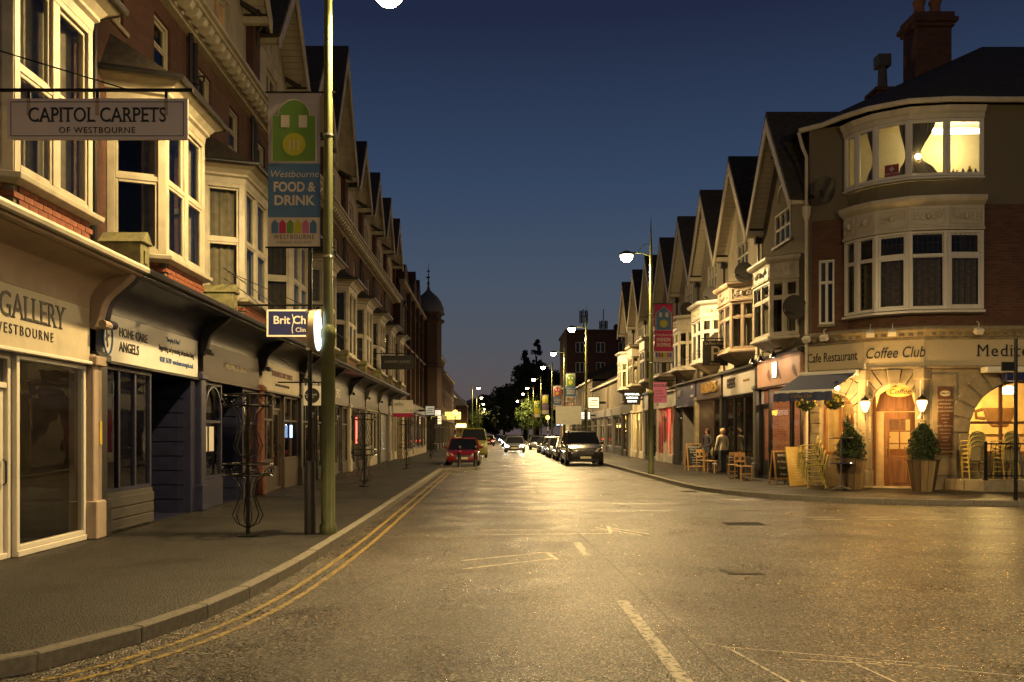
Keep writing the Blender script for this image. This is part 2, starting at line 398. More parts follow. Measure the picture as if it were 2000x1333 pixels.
strip('centre_joint', [(1.55,5.9),(1.52,7.5),(1.5,9.5),(1.44,12),(1.38,14.5)], .02, paintm('joint_seal', (.16,.14,.11), wear=.52))
for x0, y0, x1, y1, w in [(-.15,14.2,1.9,14.4,.03),(-.2,14.9,2.6,14.9,.03),(1.9,14.4,2.0,15.5,.03),(1.75,15.3,2.35,14.1,.028),(1.95,15.35,2.5,14.3,.028),
        (-.4,11.3,.75,12.1,.028),(-.35,10.6,.78,11.5,.028),(.72,12.15,.82,11.4,.035),(.55,12.1,.85,12.0,.03),
        (1.75,6.75,2.0,5.2,.018),(1.75,6.72,3.2,6.15,.013),(1.75,6.72,1.62,6.85,.014),(2.15,6.35,2.75,6.2,.015),(2.5,6.38,2.62,5.6,.016),(1.9,5.75,3.3,5.55,.012),(2.0,5.8,2.05,5.5,.02),(2.62,6.3,3.5,5.9,.012),
        (.55,23.6,1.9,23.6,.04),(.5,23.0,1.0,23.0,.05),(.6,22.7,.95,22.7,.05),(1.9,23.7,2.2,22.9,.04),(2.0,23.7,2.3,22.9,.04),(1.8,23.3,2.3,23.2,.04)]:
    strip('survey_mark', [(x0,y0),(x1,y1)], w*(1.7 if y0 > 9 else 1.15), CHALK)
TRK = asphaltm('tyre_polished', (.006,.0055,.0048), (.10,.086,.068), (.30,.5), .6)
crk = paintm('crack_seal', (.012,.011,.010), (.04,.036,.03), wear=.4); rc = random.Random(5)
for (xa, ya, xb, yb) in [(-1.7,7.6,-.1,14.2),(-1.6,16.2,4.6,16.9),(3.5,9.0,6.2,9.6),(-.9,20.0,-.4,33.0),(3.2,18.0,3.0,34.0)]:
    N_ = 24; strip('sealed_crack', [(xa+(xb-xa)*t/N_+rc.gauss(0,.035), ya+(yb-ya)*t/N_+rc.gauss(0,.035)) for t in range(N_+1)], .012, crk, .003)
for i in range(7):
    strip('give_way_mark', [(6.0+i*1.05,17.2+i*.02),(6.55+i*1.05,17.2+i*.02)], .2, WPAINT)
    strip('give_way_mark', [(6.0+i*1.05,16.75+i*.02),(6.55+i*1.05,16.75+i*.02)], .2, WPAINT)
TAR = asphaltm('tar_patch', (.012,.012,.011), (.035,.033,.03), (.4,.6), .3)
for x0, x1, y0, y1 in [(-1.9,5.4,20.4,20.75),(-1.2,5.6,18.6,18.8)]:
    m = MB(); m.quad((x0,y0,.003),(x1,y0,.003),(x1,y1,.003),(x0,y1,.003)); m.build('road_patch', TAR, road, fix=False)
mc = thing('manhole_cover', 'iron ribbed inspection cover set in the road', 'manhole cover', (4.45,15.9,0))
m = MB().box(-.42,.42,-.3,.3,-.02,.007); m.build('frame', KERB, mc)
lid = MB().box(-.36,.36,-.25,.25,0,.010).build('lid', IRON, mc)
m = MB()
for i in range(7): m.box(-.33,.33,-.21+i*.065,-.18+i*.065,.010,.015)
m.build('rib', IRON, lid)

# ------------------------------------------------------------------ facade helpers
def wall(parent, name, mat, x0, x1, z0, z1, ops=(), y=0.0, rev=.16, back=-7.0, M=None, arch=()):
    b = MB(); xs = sorted({x0, x1, *[o[0] for o in ops], *[o[1] for o in ops]}); zs = sorted({z0, z1, *[o[2] for o in ops], *[o[3] for o in ops]})
    for xa, xb in zip(xs, xs[1:]):
        for za, zb in zip(zs, zs[1:]):
            cx, cz = (xa+xb)/2, (za+zb)/2
            if any(o[0] < cx < o[1] and o[2] < cz < o[3] for o in ops): continue
            b.quad((xa,y,za),(xb,y,za),(xb,y,zb),(xa,y,zb))
    for o in ops:
        a, c, d, e = o[:4]; v = y-rev
        b.quad((a,y,d),(a,v,d),(a,v,e),(a,y,e)); b.quad((c,y,d),(c,y,e),(c,v,e),(c,v,d))
        b.quad((a,y,e),(a,v,e),(c,v,e),(c,y,e)); b.quad((a,y,d),(c,y,d),(c,v,d),(a,v,d))
    if back is not None:
        b.quad((x0,y,z0),(x0,y,z1),(x0,back,z1),(x0,back,z0)); b.quad((x1,y,z0),(x1,back,z0),(x1,back,z1),(x1,y,z1))
        b.quad((x0,y,z1),(x1,y,z1),(x1,back,z1),(x0,back,z1)); b.quad((x0,back,z0),(x0,back,z1),(x1,back,z1),(x1,back,z0))
    return b.build(name, mat, parent, M, fix=False)
def room(parent, x0, x1, z0, z1, y0, d, mat, name='room_interior', M=None):
    b = MB(); v = y0-d
    b.quad((x0,v,z0),(x1,v,z0),(x1,v,z1),(x0,v,z1)); b.quad((x0,y0,z0),(x0,v,z0),(x0,v,z1),(x0,y0,z1))
    b.quad((x1,y0,z0),(x1,y0,z1),(x1,v,z1),(x1,v,z0)); b.quad((x0,y0,z1),(x0,v,z1),(x1,v,z1),(x1,y0,z1)); b.quad((x0,y0,z0),(x1,y0,z0),(x1,v,z0),(x0,v,z0))
    return b.build(name, mat, parent, M, fix=False)
def win(parent, M, w, z0, z1, cols=1, rows=(0, 1), fm=None, gm=None, end=.07, mul=.07, tr=.055, leaf=.035, dep=.1, name='window', widths=None, back=0):
    fm = fm or WHITE; gm = gm or GLASS; b = MB(); h = w/2
    b.box(-h, -h+end, -dep, 0, z0, z1); b.box(h-end, h, -dep, 0, z0, z1)
    b.box(-h+end, h-end, -dep, 0, z0, z0+tr); b.box(-h+end, h-end, -dep, 0, z1-tr, z1)
    iw = (w-2*end-mul*(cols-1))/cols; cells = []
    for c in range(cols):
        xa = -h+end+c*(iw+mul); xb = xa+iw
        if c: b.box(xa-mul, xa, -dep+.004, -.004, z0+tr, z1-tr)
        Z = [z0+tr+(z1-z0-2*tr)*r for r in rows]
        for i in range(len(Z)-1):
            za, zb = Z[i]+(tr/2 if i else 0), Z[i+1]-(tr/2 if i < len(Z)-2 else 0)
            if i: b.box(xa, xb, -dep+.008, -.008, za-tr, za)
            yo = -.02-(.025 if (i % 2 and len(Z) > 2) else 0)
            if leaf: b.frame(xa, xb, za, zb, leaf, yo-.04, yo)
            cells.append((xa+leaf, xb-leaf, za+leaf, zb-leaf, yo-.025))
    f = b.build(name, fm, parent, M, bevel=.006)
    for xa, xb, za, zb, yy in cells:
        MB().box(xa, xb, yy, yy+.006, za, zb).build('pane', gm, f, fix=False)
    return f
def curtain(parent, M, x0, x1, z0, z1, y, mat, amp=.025, fold=.14, tie=None, name='curtain'):
    b = MB(); nx = max(6, int((x1-x0)/fold*4)); nz = 10 if tie else 1; vs = []
    for j in range(nz+1):
        t = j/nz
        if tie:
            k = 1-.62*math.exp(-((t-.38)/.16)**2); k = k if t < .38 else 1-.62*math.exp(-((t-.38)/.42)**2)
        else: k = 1
        for i in range(nx+1):
            u = i/nx; x = (x0+(x1-x0)*u*k) if tie != 'r' else (x1-(x1-x0)*u*k)
            vs.append((x, y+amp*math.sin(u*(x1-x0)/fold*2*math.pi), z0+(z1-z0)*t))
    fs = [(j*(nx+1)+i, j*(nx+1)+i+1, (j+1)*(nx+1)+i+1, (j+1)*(nx+1)+i) for j in range(nz) for i in range(nx)]
    return b.add(vs, fs).build(name, mat, parent, M, smooth=True, fix=False)
def ring(h0, h1, d, o, z, y0=0.0):
    return [(-h0-o, y0, z), (-h1-o*.75, d+o, z), (h1+o*.75, d+o, z), (h0+o, y0, z)]
def gable(parent, xc, hw, ze, zp, yf, wallm, boardm, yb=-7.0, boards=0, y0=0.0, timber=False, ext=.25):
    sl = (zp-ze)/hw; L = math.hypot(hw, zp-ze); nx, nz = (zp-ze)/L, hw/L; th = .11
    MB().prism([(xc-hw+.06, ze), (xc+hw-.06, ze), (xc, zp-.1)], y0-.18, y0, 'y').build('gable_wall', wallm, parent)
    for s in (-1, 1):
        e = ext; lo = (xc+s*(hw+e*nz*.8), ze-e*nx*.8); hi = (xc, zp)
        roof = MB().prism([hi, lo, (lo[0]+s*nx*th, lo[1]+nz*th), (xc, zp+th/nz*1.0)], yb, yf, 'y').build('roof_slope', TILE, parent)
        hi2 = (xc, zp-.02); d = .26
        MB().prism([(xc, zp+.02), (lo[0]+s*.02, lo[1]+.03), (lo[0]-s*nx*.02, lo[1]-d*1.05), (xc, zp-d/nz*.98)], yf-.05, yf+.012, 'y').build('bargeboard', boardm, parent, bevel=.01)
        if boards:
            k = int(L/.17); b0 = None
            for i in range(k):
                t = (i+.5)/k*L; c = (xc+s*(hw/L*t)-s*nx*.012, zp-(zp-ze)/L*t-nz*.012)
                ang = math.atan2(-(zp-ze), s*hw)
                M = Matrix.Translation((c[0], (y0+yf)/2-.03, c[1])) @ Matrix.Rotation(-ang, 4, 'Y')
                if b0 is None: b0 = MB().box(-L/k/2+.006, L/k/2-.006, -(yf-y0)/2+.03, (yf-y0)/2-.03, -.01, .01).build('soffit_board', boardm, parent, M)
                else: share(b0, parent, M)
        else:
            MB().prism([(xc, zp-.015), (xc+s*hw, ze-.015), (xc+s*hw, ze-.05), (xc, zp-.05/nz)], y0, yf-.055, 'y').build('soffit', boardm, parent)
        MB().box(xc+s*hw-.09, xc+s*hw+.09, y0-.02, yf-.06, ze-.26, ze-.09).build('gable_bracket', boardm, parent, bevel=.02)
    if timber:
        for t in (-.55, 0, .55):
            x = xc+t*hw; top = zp-abs(t)*hw*sl-.25
            MB().box(x-.06, x+.06, y0, y0+.03, ze+.1, top).build('timber', boardm, parent)
        MB().box(xc-hw+.3, xc+hw-.3, y0, y0+.035, ze+.02, ze+.14).build('timber', boardm, parent)
def downpipe(parent, x, y, z0, z1, mat=None, r=.045, hop=True):
    b = MB().tube([(x,y,z0),(x,y,z1-.35),(x+.02,y+.02,z1-.25),(x,y+.22,z1)], r, 8)
    for z in (z0+1.2, z0+3.2, z0+5.0):
        if z < z1-.5: b.lathe([(r*1.3,-.05),(r*1.3,.05)], (x,y,z), 8)
    if hop: b.box(x-.1,x+.1,y-.08,y+.12,z1-.45,z1-.25)
    return b.build('downpipe', mat or PIPE, parent, smooth=True)
def console(parent, x, y0, z0, z1, dep, w, mat):
    h = z1-z0; pts = []
    for i in range(13):
        t = i/12; pts.append((y0+dep*(.08+.92*(t**1.6)) + .03*math.sin(t*9), z0+h*t))
    pts += [(y0-.02, z1), (y0-.02, z0)]
    o = MB().prism(pts, x-w/2, x+w/2, 'x').build('console_bracket', mat, parent, bevel=.012)
    MB().lathe([(.001,-w/2-.012),(.06,-w/2-.012),(.06,w/2+.012),(.001,w/2+.012)], (x,y0+dep*.28,z0+.06), 10, 'x').build('scroll', mat, o)
    return o

def shopfront(H, w, sp, yF=.3):
    fz0, fz1 = sp.get('fz', (2.70, 3.40)); fm = sp['frame']; zt = fz0-.06; h = w/2
    pil = sp.get('pilaster', fm); pw = sp.get('pw', .3)
    pb = MB().box(h-pw/2, h+pw/2, 0, yF+.06, .12, fz0+.1).box(h-pw/2-.04, h+pw/2+.04, 0, yF+.10, .12, .62)
    pb.box(h-pw/2-.04, h+pw/2+.04, 0, yF+.10, fz0-.05, fz0+.06).build('pilaster', pil, H, bevel=.015)
    f = MB().box(-h+pw/2, h-pw/2, yF-.12, yF, fz0, fz1)
    fo = f.build('fascia', sp['fascia'], H, bevel=.006)
    MB().box(-h+pw/2, h-pw/2, yF-.02, yF+.05, fz0-.055, fz0-.002).build('fascia_moulding', sp.get('trim', fm), H, bevel=.012)
    for (s, size, x, z, kw) in sp.get('text', []):
        text(s, size, kw.pop('mat', INK), fo, T((x, yF+.004, z)), **kw)
    gz = sp.get('gutter', 3.9); gy = .85
    if sp.get('style', 'cove') == 'cove':
        pts = [(yF, fz1)]
        for i in range(8):
            a = i/7*math.pi/2; pts.append((yF+(gy-yF)*(1-math.cos(a)), fz1+.06+(gz-fz1-.12)*math.sin(a)))
        pts += [(gy, gz), (yF-.2, gz), (yF-.2, fz1)]
        MB().prism(pts, -h+.1, h-.1, 'x').build('cove', sp.get('cove', fm), H, smooth=True)
        MB().box(-h, h, gy-.02, gy+.10, gz-.05, gz+.04).build('cornice', sp.get('cove', fm), H, bevel=.015)
        MB().tube([(-h, gy+.14, gz+.04), (h, gy+.14, gz+.04)], .055, 8).build('gutter', sp.get('guttermat', PIPE), H, smooth=True)
        MB().prism([(gy+.1, gz+.05), (0, gz+.28), (0, gz+.22), (gy+.1, gz+.0)], -h, h, 'x').build('lean_to_roof', LEAD, H)
        console(H, h, yF+.02, fz1-.28, gz-.03, gy-yF+.04, .17, sp.get('cove', fm))
        c = MB().box(h-.16, h+.16, yF+.1, gy+.12, gz+.045, gz+.42)
        c.prism([(h-.2, gz+.42), (h+.2, gz+.42), (h, gz+.60)], yF+.06, gy+.16, 'y'); c.build('pier_block', MOSS, H, bevel=.012)
        MB().box(h-.06, h+.06, gy+.12, gy+.14, gz+.14, gz+.32).build('block_panel', MOSS, H)
    else:
        MB().box(-h, h, -.02, yF+.12, fz1, fz1+.09).build('cornice', sp.get('trim', fm), H, bevel=.02)
        MB().prism([(yF+.1, fz1+.092), (0, fz1+.2), (0, fz1+.092)], -h, h, 'x').build('cornice_flashing', LEAD, H)
    # openings
    z0 = .12
    for seg in sp['seg']:
        xa, xb, kind = seg[:3]; cols = seg[3] if len(seg) > 3 else 1; rows = seg[4] if len(seg) > 4 else (0, 1); mid = (xa+xb)/2; ww = xb-xa
        if kind == 'w':
            rz = sp.get('riser', .62)
            ro = MB().box(xa, xb, yF-.18, yF-.02, z0, rz).build('stall_riser', sp.get('risermat', fm), H, bevel=.01)
            if sp.get('boards'):
                for i in range(3): MB().box(xa+.02, xb-.02, yF-.02, yF+.012, z0+.03+i*.17, z0+.19+i*.17).build('board', sp.get('risermat', fm), ro, bevel=.012)
            win(H, T((mid, yF-.04, 0)), ww, rz, zt, cols, rows, fm, GLASSD, .07, .07, .06, 0, .09, 'shop_window')
        elif kind == 'd':
            dz = zt-.55 if zt > 2.7 else zt-.42
            b = MB().frame(xa, xb, z0, zt, .07, yF-.2, yF-.1); b.box(xa+.07, xb-.07, yF-.19, yF-.11, dz, dz+.07); b.build('door_frame', fm, H, bevel=.008)
            MB().box(xa+.07, xb-.07, yF-.16, yF-.154, dz+.07, zt-.07).build('transom_light', GLASSD, H, fix=False)
            d = MB(); x0, x1 = xa+.075, xb-.075; d.frame(x0, x1, z0+.01, dz-.005, .1, yF-.19, yF-.145); d.box(x0+.1, x1-.1, yF-.185, yF-.15, z0+.11, z0+.62)
            do = d.build('door', sp.get('door', fm), H, bevel=.008)
            MB().box(x0+.1, x1-.1, yF-.17, yF-.164, z0+.62, dz-.105).build('pane', GLASSD, do, fix=False)
            MB().tube([(x0+.05, yF-.13, 1.0), (x0+.05, yF-.09, 1.03), (x0+.05, yF-.09, 1.27), (x0+.05, yF-.13, 1.3)], .012, 6).build('door_handle', CHROME, do)
        elif kind == 'r':
            dep = 1.25
            room(H, xa, xb, z0, zt, yF-.1, dep, sp.get('recess', fm), 'entrance_recess')
            b0 = None
            for i in range(9):
                M = T((xa+.012, yF-.1-dep/2, z0+.12+i*.27))
                if b0 is None: b0 = MB().box(0, .012, -dep/2, dep/2-.05, -.125, .125).build('board', sp.get('recess', fm), H, M)
                else: share(b0, H, M)
            d = MB().frame(mid-.48, mid+.48, z0, 2.25, .1, yF-dep-.05, yF-dep+.02); d.box(mid-.38, mid+.38, yF-dep-.03, yF-dep+.01, z0+.1, .75)
            do = d.build('door', fm, H, bevel=.008); MB().box(mid-.38, mid+.38, yF-dep-.01, yF-dep-.004, .75, 2.15).build('pane', GLASSD, do, fix=False)
        elif kind == 's':
            b = MB(); k = int((zt-z0)/.085)
            MB().box(xa, xb, yF-.2, yF-.14, z0, zt).build('shutter_backing', GREYM, H)
            b0 = None
            for i in range(k):
                M = T((mid, yF-.13, z0+(i+.5)*(zt-z0)/k))
                if b0 is None: b0 = MB().prism([(-.01,-.04),(.012,-.012),(.012,.03),(-.01,.04)], -ww/2+.03, ww/2-.03, 'x').build('shutter_slat', ALU, H, M)
                else: share(b0, H, M)
        elif kind == 'p':
            MB().box(xa, xb, yF-.16, yF-.03, z0, zt).build('panel', fm, H, bevel=.01)
    room(H, -h+.12, h-.12, z0-.003, zt+.04, yF-.2-(1.3 if any(s[2] == 'r' for s in sp['seg']) else 0), sp.get('depth', 3.0), sp.get('room', DARKROOM), 'shop_interior')
    return fo

def left_bay(H, zs=4.40, zc=6.78, zt=7.12, real=False, curt=0):
    P = [(-1.3,0), (-.95,.8), (.95,.8), (1.3,0)]
    ap = MB().loft([ring(1.3-.03,.95-.03,.8-.03,0,3.95), ring(1.3-.03,.95-.03,.8-.03,0,zs-.02)]).build('bay_apron', MORT if real else BRICK, H)
    if real:
        b0 = None
        for (p, q) in zip(P, P[1:]):
            M, L = FR(p, q); k = max(1, round(L/.222)); bl = L/k
            for c in range(5):
                for i in range(k+(c % 2)):
                    x = -L/2+bl*(i+.5-(.5 if c % 2 else 0))
                    hw = bl/2-.006
                    if x < -L/2+.02 or x > L/2-.02: continue
                    MM = M @ T((x, -.028+random.uniform(0,.006), 4.052+c*.072)) @ Matrix.Diagonal((hw/.105,1,1,1))
                    if b0 is None: b0 = MB().box(-.105,.105,-.02,.02,-.031,.031).build('brick', BRICKP, ap, MM)
                    else:
                        nb = share(b0, ap, MM)
    MB().loft([ring(1.3,.95,.8,.02,zs-.10), ring(1.3,.95,.8,.11,zs-.06), ring(1.3,.95,.8,.12,zs), ring(1.3,.95,.8,.02,zs+.03)]).build('bay_sill', DINGY, H, bevel=.006)
    for i, (p, q) in enumerate(zip(P, P[1:])):
        M, L = FR(p, q)
        win(H, M, L-.012, zs+.03, zc, 2 if i == 1 else 1, (0,.5,1), DINGY, GLASS, .12, .17, .08, .045, .12, 'sash_window')
        if i == 1:
            a = L/2-.15
            if curt % 2 == 0: curtain(H, M, -a, a, zs+.1, zc-.06, -.22, CURT)
            else:
                curtain(H, M, -a, -a+.5, zs+.1, zc-.06, -.22, CURT); curtain(H, M, a-.5, a, zs+.1, zc-.06, -.22, CURT)
        elif curt % 3 == 1: curtain(H, M, -L/2+.14, -L/2+.36, zs+.1, zc-.06, -.2, CURT)
        elif curt % 3 != 1: curtain(H, M, -L/2+.14, L/2-.14, zs+.1, zc-.06, -.2, CURT if curt % 2 == 0 else CURTD)
    for i, (p, q) in enumerate(zip(P, P[1:])):       # pilaster mouldings on the corners
        pass
    MB().loft([ring(1.3,.95,.8,.0,zc), ring(1.3,.95,.8,.015,zc+.12), ring(1.3,.95,.8,.07,zc+.15), ring(1.3,.95,.8,.07,zc+.19),
               ring(1.3,.95,.8,.15,zc+.27), ring(1.3,.95,.8,.26,zc+.31), ring(1.3,.95,.8,.28,zt)]).build('bay_cornice', DINGY, H, bevel=.004)
    MB().tube([(p[0]*1.0, p[1], zt+.03) for p in ring(1.3,.95,.8,.32,0)], .05, 8).build('bay_gutter', PIPE, H, smooth=True)
    MB().loft([ring(1.3,.95,.8,.29,zt+.002), ring(1.15,.7,.05,0,zt+.72)]).build('bay_roof', TILE, H)

def left_house(Yc, label, sp, k, big=False, real=False, lit=None):
    w = 4.5
    H = thing('terraced_house', label, 'house', (-5.95, Yc, 0), R(-90), 'gabled brick houses over shops along the left footway')
    ops = [(-1.05,1.05,4.5,6.75), (-1.45,-.65,8.1,9.05), (.65,1.45,8.1,9.05)]
    wall(H, 'wall', BRICK if k % 2 == 0 else BRICKD, -w/2+.003, w/2-.003, 3.6, 9.36, ops)
    room(H, -1.3, 1.3, 4.3, 6.9, -.17, 2.0, DARKROOM)
    for x in (-1.05, 1.05):
        win(H, T((x, -.05, 0)), .8, 8.1, 9.05+.0, 1, (0,.5,1), DINGY, GLASS, .06, .06, .05, .04, .1, 'sash_window')
        room(H, x-.4, x+.4, 8.1, 9.05, -.17, .9, DARKROOM)
        MB().box(x-.5, x+.5, -.02, .06, 8.02, 8.098).build('window_sill', STONE, H, bevel=.01)
    left_bay(H, real=real, curt=k)
    # modillion cornice
    MB().box(-w/2, w/2, -.1, .16, 9.36, 9.40).box(-w/2, w/2, -.1, .52, 9.56, 9.62).box(-w/2, w/2, -.1, .60, 9.622, 9.70).box(-w/2,w/2,-.1,.2,9.402,9.558).build('eaves_cornice', DINGY, H, bevel=.01)
    b0 = None
    for i in range(12):
        M = T((-w/2+.19+i*.375, 0, 0))
        if b0 is None: b0 = MB().prism([(.2,9.42),(.3,9.36),(.44,9.40),(.50,9.50),(.47,9.559),(.2,9.559)], -.085, .085, 'x').build('cornice_bracket', DINGY, H, M, bevel=.015)
        else: share(b0, H, M)
    aops = [(-.6,.6,10.15,11.25)]
    wall(H, 'attic_wall', REND, -w/2+.3, w/2-.3, 9.70, 11.62, aops, y=.02)
    win(H, T((0,-.04,0)), 1.2, 10.15, 11.25, 2, (0,1), DINGY, GLASS, name='attic_window')
    room(H, -.6, .6, 10.15, 11.25, -.15, .9, lit or DARKROOM)
    if lit: light('room_light', (0,-.6,10.9), 6, WARM, H, .08)
    MB().box(-w/2, -w/2+.3, -6.9, .2, 9.70, 11.7).box(w/2-.3, w/2, -6.9, .2, 9.70, 11.7).build('party_pier', BRICKD, H)
    if big: gable(H, .3, 2.35, 11.75, 15.6, .68, REND, DINGY, boards=0, timber=True)
    else: gable(H, 0, 1.72, 11.60, 13.72, .68, REND, DINGY, boards=1 if k in (2,3,4) else 0, timber=k % 2 == 1)
    for xa, xb in ((-w/2, -1.5), (1.5, w/2)):
        MB().prism([(.38,11.62),(-4.0,14.2),(-4.0,14.05),(.38,11.50)], xa+.003, xb-.003, 'x').build('main_roof', TILE, H)
        MB().tube([(xa,.42,11.55),(xb,.42,11.55)], .06, 8).build('eaves_gutter', PIPE, H, smooth=True)
    downpipe(H, w/2-.02, .1, 4.25, 11.55); MB().tube([(w/2-.32,.09,4.2),(w/2-.32,.09,9.3)], .05, 8).build('soil_pipe', PIPE, H, smooth=True)
    shopfront(H, w, sp)
    return H

# ------------------------------------------------------------------ left terrace
GREEN_LIT = emis('lit_yellow_sign', (1, .72, .18), 6)
shops = []
GOLDT = pm('pale_letters', (.5,.42,.3), .5, var=0); REDT = pm('maroon_letters', (.22,.05,.03), .5, var=0)
PURP = pm('aubergine_fascia', (.06,.042,.038), .5, var=.15); CREAMF = pm('cream_fascia', (.50,.44,.31), .5, var=.08, dirt=.3); DRAB = pm('drab_render', (.17,.14,.10), .85, var=.2, vs=2, bump=.3, dirt=.4)
L_sp = [
 dict(frame=WHITE2, pilaster=PINKR, pw=.55, fascia=CREAMF, trim=WHITE2, cove=PINKR, guttermat=WHITE, riser=.2, door=WHITE2, room=MIDROOM,
      text=[('ART GALLERY', .43, -.02+.0, 3.10, dict(align='CENTER', serif=True, sx=.9)), ('OF WESTBOURNE', .17, -.05, 2.83, dict(spacing=1.35))],
      seg=[(-1.95,-.12,'w'), (-.1,.9,'d'), (.92,1.95,'w')], fz=(2.62,3.36)),
 dict(frame=NAVY, pilaster=BLACK, pw=.34, fascia=SIGNW, trim=BLACK, riser=.72, boards=1, risermat=GREYD, recess=NAVY, room=MIDROOM,
      text=[('HOME CARE', .20, 1.55, 3.14, dict(align='LEFT')), ('ANGELS', .21, 1.55, 2.92, dict(align='LEFT', bold=.004)), ('"Everyday & More"', .11, -.75, 3.24, dict(mat=INKB, sx=.8)),
            ('Supporting and promoting independent living', .135, -.95, 3.07, dict(sx=.72)), ('01202 761789  www.homecareangels.co.uk', .13, -.95, 2.87, dict(mat=INKB, sx=.74))],
      seg=[(.15,2.08,'w',3), (-1.75,.1,'r'), (-2.08,-1.78,'p')], fz=(2.68,3.38)),
 dict(frame=NAVY, pilaster=NAVY, fascia=PURP, trim=BROWN, riser=.7, text=[('CHIROPRACTIC CENTRE', .19, -.1, 3.05, dict(mat=GOLDT, sx=.8))], cove=BLACK,
      seg=[(.75,2.1,'w',1,(0,.6,1)), (-.75,.7,'r'), (-2.1,-.8,'w',1,(0,.6,1))]),
 dict(frame=BROWN, pilaster=BRICKP2, fascia=CREAMF, trim=BROWN, riser=.9, cove=BLACK, text=[('SOUTHERN SECURITY SERVICES', .2, 0, 3.16, dict(mat=REDT, sx=.82, serif=True)), ('LOCKS & SAFES & DOOR ENTRY SYSTEMS', .095, 0, 2.88, dict(mat=INK, sx=.9))],
      seg=[(.85,2.1,'w',2,(0,.62,1)), (-.3,.8,'d'), (-2.1,-.35,'w',2,(0,.62,1))]),
 dict(frame=BLACK, pilaster=BLACK, fascia=GREYD, riser=.5, room=MIDROOM, cove=BLACK, text=[('CHARLES & CO', .24, 0, 3.05, dict(mat=GOLDT))], seg=[(.6,2.1,'w',2,(0,.7,1)), (-.5,.55,'d'), (-2.1,-.55,'w',2,(0,.7,1))]),
 dict(frame=GREYD, pilaster=BLACK, fascia=GREYD, riser=.5, room=MIDROOM, cove=BLACK, text=[('SPICE', .42, .3, 3.06, dict(mat=WHITE2, sx=.9))], seg=[(.3,2.1,'w',2,(0,.7,1)), (-.75,.25,'d'), (-2.1,-.8,'w',1,(0,.7,1))]),
 dict(frame=GREYD, pilaster=DINGY, fascia=GREYD, riser=.4, room=MIDROOM, cove=BLACK, text=[], seg=[(.5,2.1,'w',1), (-.55,.45,'d'), (-2.1,-.6,'w',1)]),
 dict(frame=DINGY, pilaster=GREYM, fascia=BROWN, riser=.5, room=DARKROOM, cove=GREYD, text=[], seg=[(-2.1,.4,'w',2), (.45,1.45,'d'), (1.5,2.1,'p')]),
 dict(frame=BROWN, pilaster=GREYD, fascia=GREYD, riser=.5, room=DARKROOM, cove=GREYD, text=[], seg=[(-2.1,.4,'s'), (.45,1.45,'d'), (1.5,2.1,'p')]),
 dict(frame=DINGY, pilaster=GREYM, fascia=GREYD, riser=.5, room=MIDROOM, cove=GREYD, text=[], seg=[(.2,2.1,'s'), (-.8,.15,'d'), (-2.1,-.85,'w')]),
]
L_lab = ['brick house above the gallery shop with pink rendered pilasters',
 'brick house above the navy shop with a white care agency fascia',
 'brick house with a dark recessed shop under a chiropractic fascia',
 'brick house above a brown shop with a cream security services fascia',
 'brick house with a charcoal shop standing next to the security services house',
 'brick house with the tallest half timbered gable of its terrace',
 'brick house above a charcoal shop with a pink lit doorway',
 'brick house above a brown fascia next to the pink lit doorway',
 'brick house above a shuttered charcoal shopfront beside a letting board',
 'brick house with a part shuttered shop adjoining the turreted building']
LIT_ATTIC = pm('lit_attic_wall', (.6,.42,.28), .9)
LH = []
for k, sp in enumerate(L_sp):
    LH.append(left_house(10.6+4.5*k, L_lab[k], sp, k, big=(k == 5), real=(k < 3), lit=LIT_ATTIC if k == 2 else None))
pe = MB().box(-2.24,-1.97,0,.36,.12,2.72).box(-2.27,-1.95,0,.41,.12,.66).box(-2.27,-1.95,0,.41,2.56,2.70).build('end_pier', PINKR, LH[0], bevel=.015)
console(LH[0], -2.06, .32, 3.08, 3.87, .59, .2, PINKR)
# emblem on the white care fascia
m = MB().tube([(1.95+.15*math.cos(a*math.pi/12), .305, 3.03+.26*math.sin(a*math.pi/12)) for a in range(24)], .016, 6, closed=True); m.build('emblem_ring', INKB, LH[1])
MB().prism([(1.98,2.86),(1.93,2.9),(1.96,3.0),(1.88,3.06),(1.95,3.07),(2.0,3.16),(2.0,3.04),(2.04,2.98),(1.99,2.95)], .301, .307, 'y').build('emblem_figure', INK, LH[1])
# frosted stripes and display in the gallery, small yellow notice on its pilaster
MB().box(-2.21,-2.13,.362,.37,1.45,1.78).build('notice', pm('yellow_notice', (.6,.42,.03), .5, var=.1), LH[0])
light('doorway_light', (0,.2,2.2), 14, (1,.25,.18), LH[6], .1); 
light('shop_light', (-1.2,-1,2.3), 40, (1,.8,.35), LH[9], .15)
light('shop_light', (0,-1.4,2.4), 10, (1,.75,.4), LH[4], .15)
MB().box(-.05,.05,.22,.26,1.2,2.3).build('door_neon', emis('red_neon', (1,.12,.08), 4), LH[6])
light('shop_light', (1.0,-1.2,2.3), 16, (1,.8,.55), LH[1], .2); light('shop_light', (-1,-1.2,2.3), 12, (1,.8,.55), LH[0], .2)
# things standing inside the near shop windows
MB().box(.5,1.0,-1.2,-1.16,.9,2.0).build('display_panel', SIGNW, LH[1]); MB().box(1.3,1.7,-1.5,-1.46,.8,1.9).build('display_panel', GREYM, LH[1])
MB().box(-1.2,-.9,-1.0,-.97,1.3,1.8).build('framed_picture', SIGNW, LH[0]); MB().box(-.7,-.3,-1.6,-1.2,.12,1.5).build('red_display', pm('red_display', (.35,.03,.02), .6), LH[0])
MB().box(-1.7,-1.4,-.6,-.57,1.2,1.75).build('framed_picture', WHITE2, LH[0])
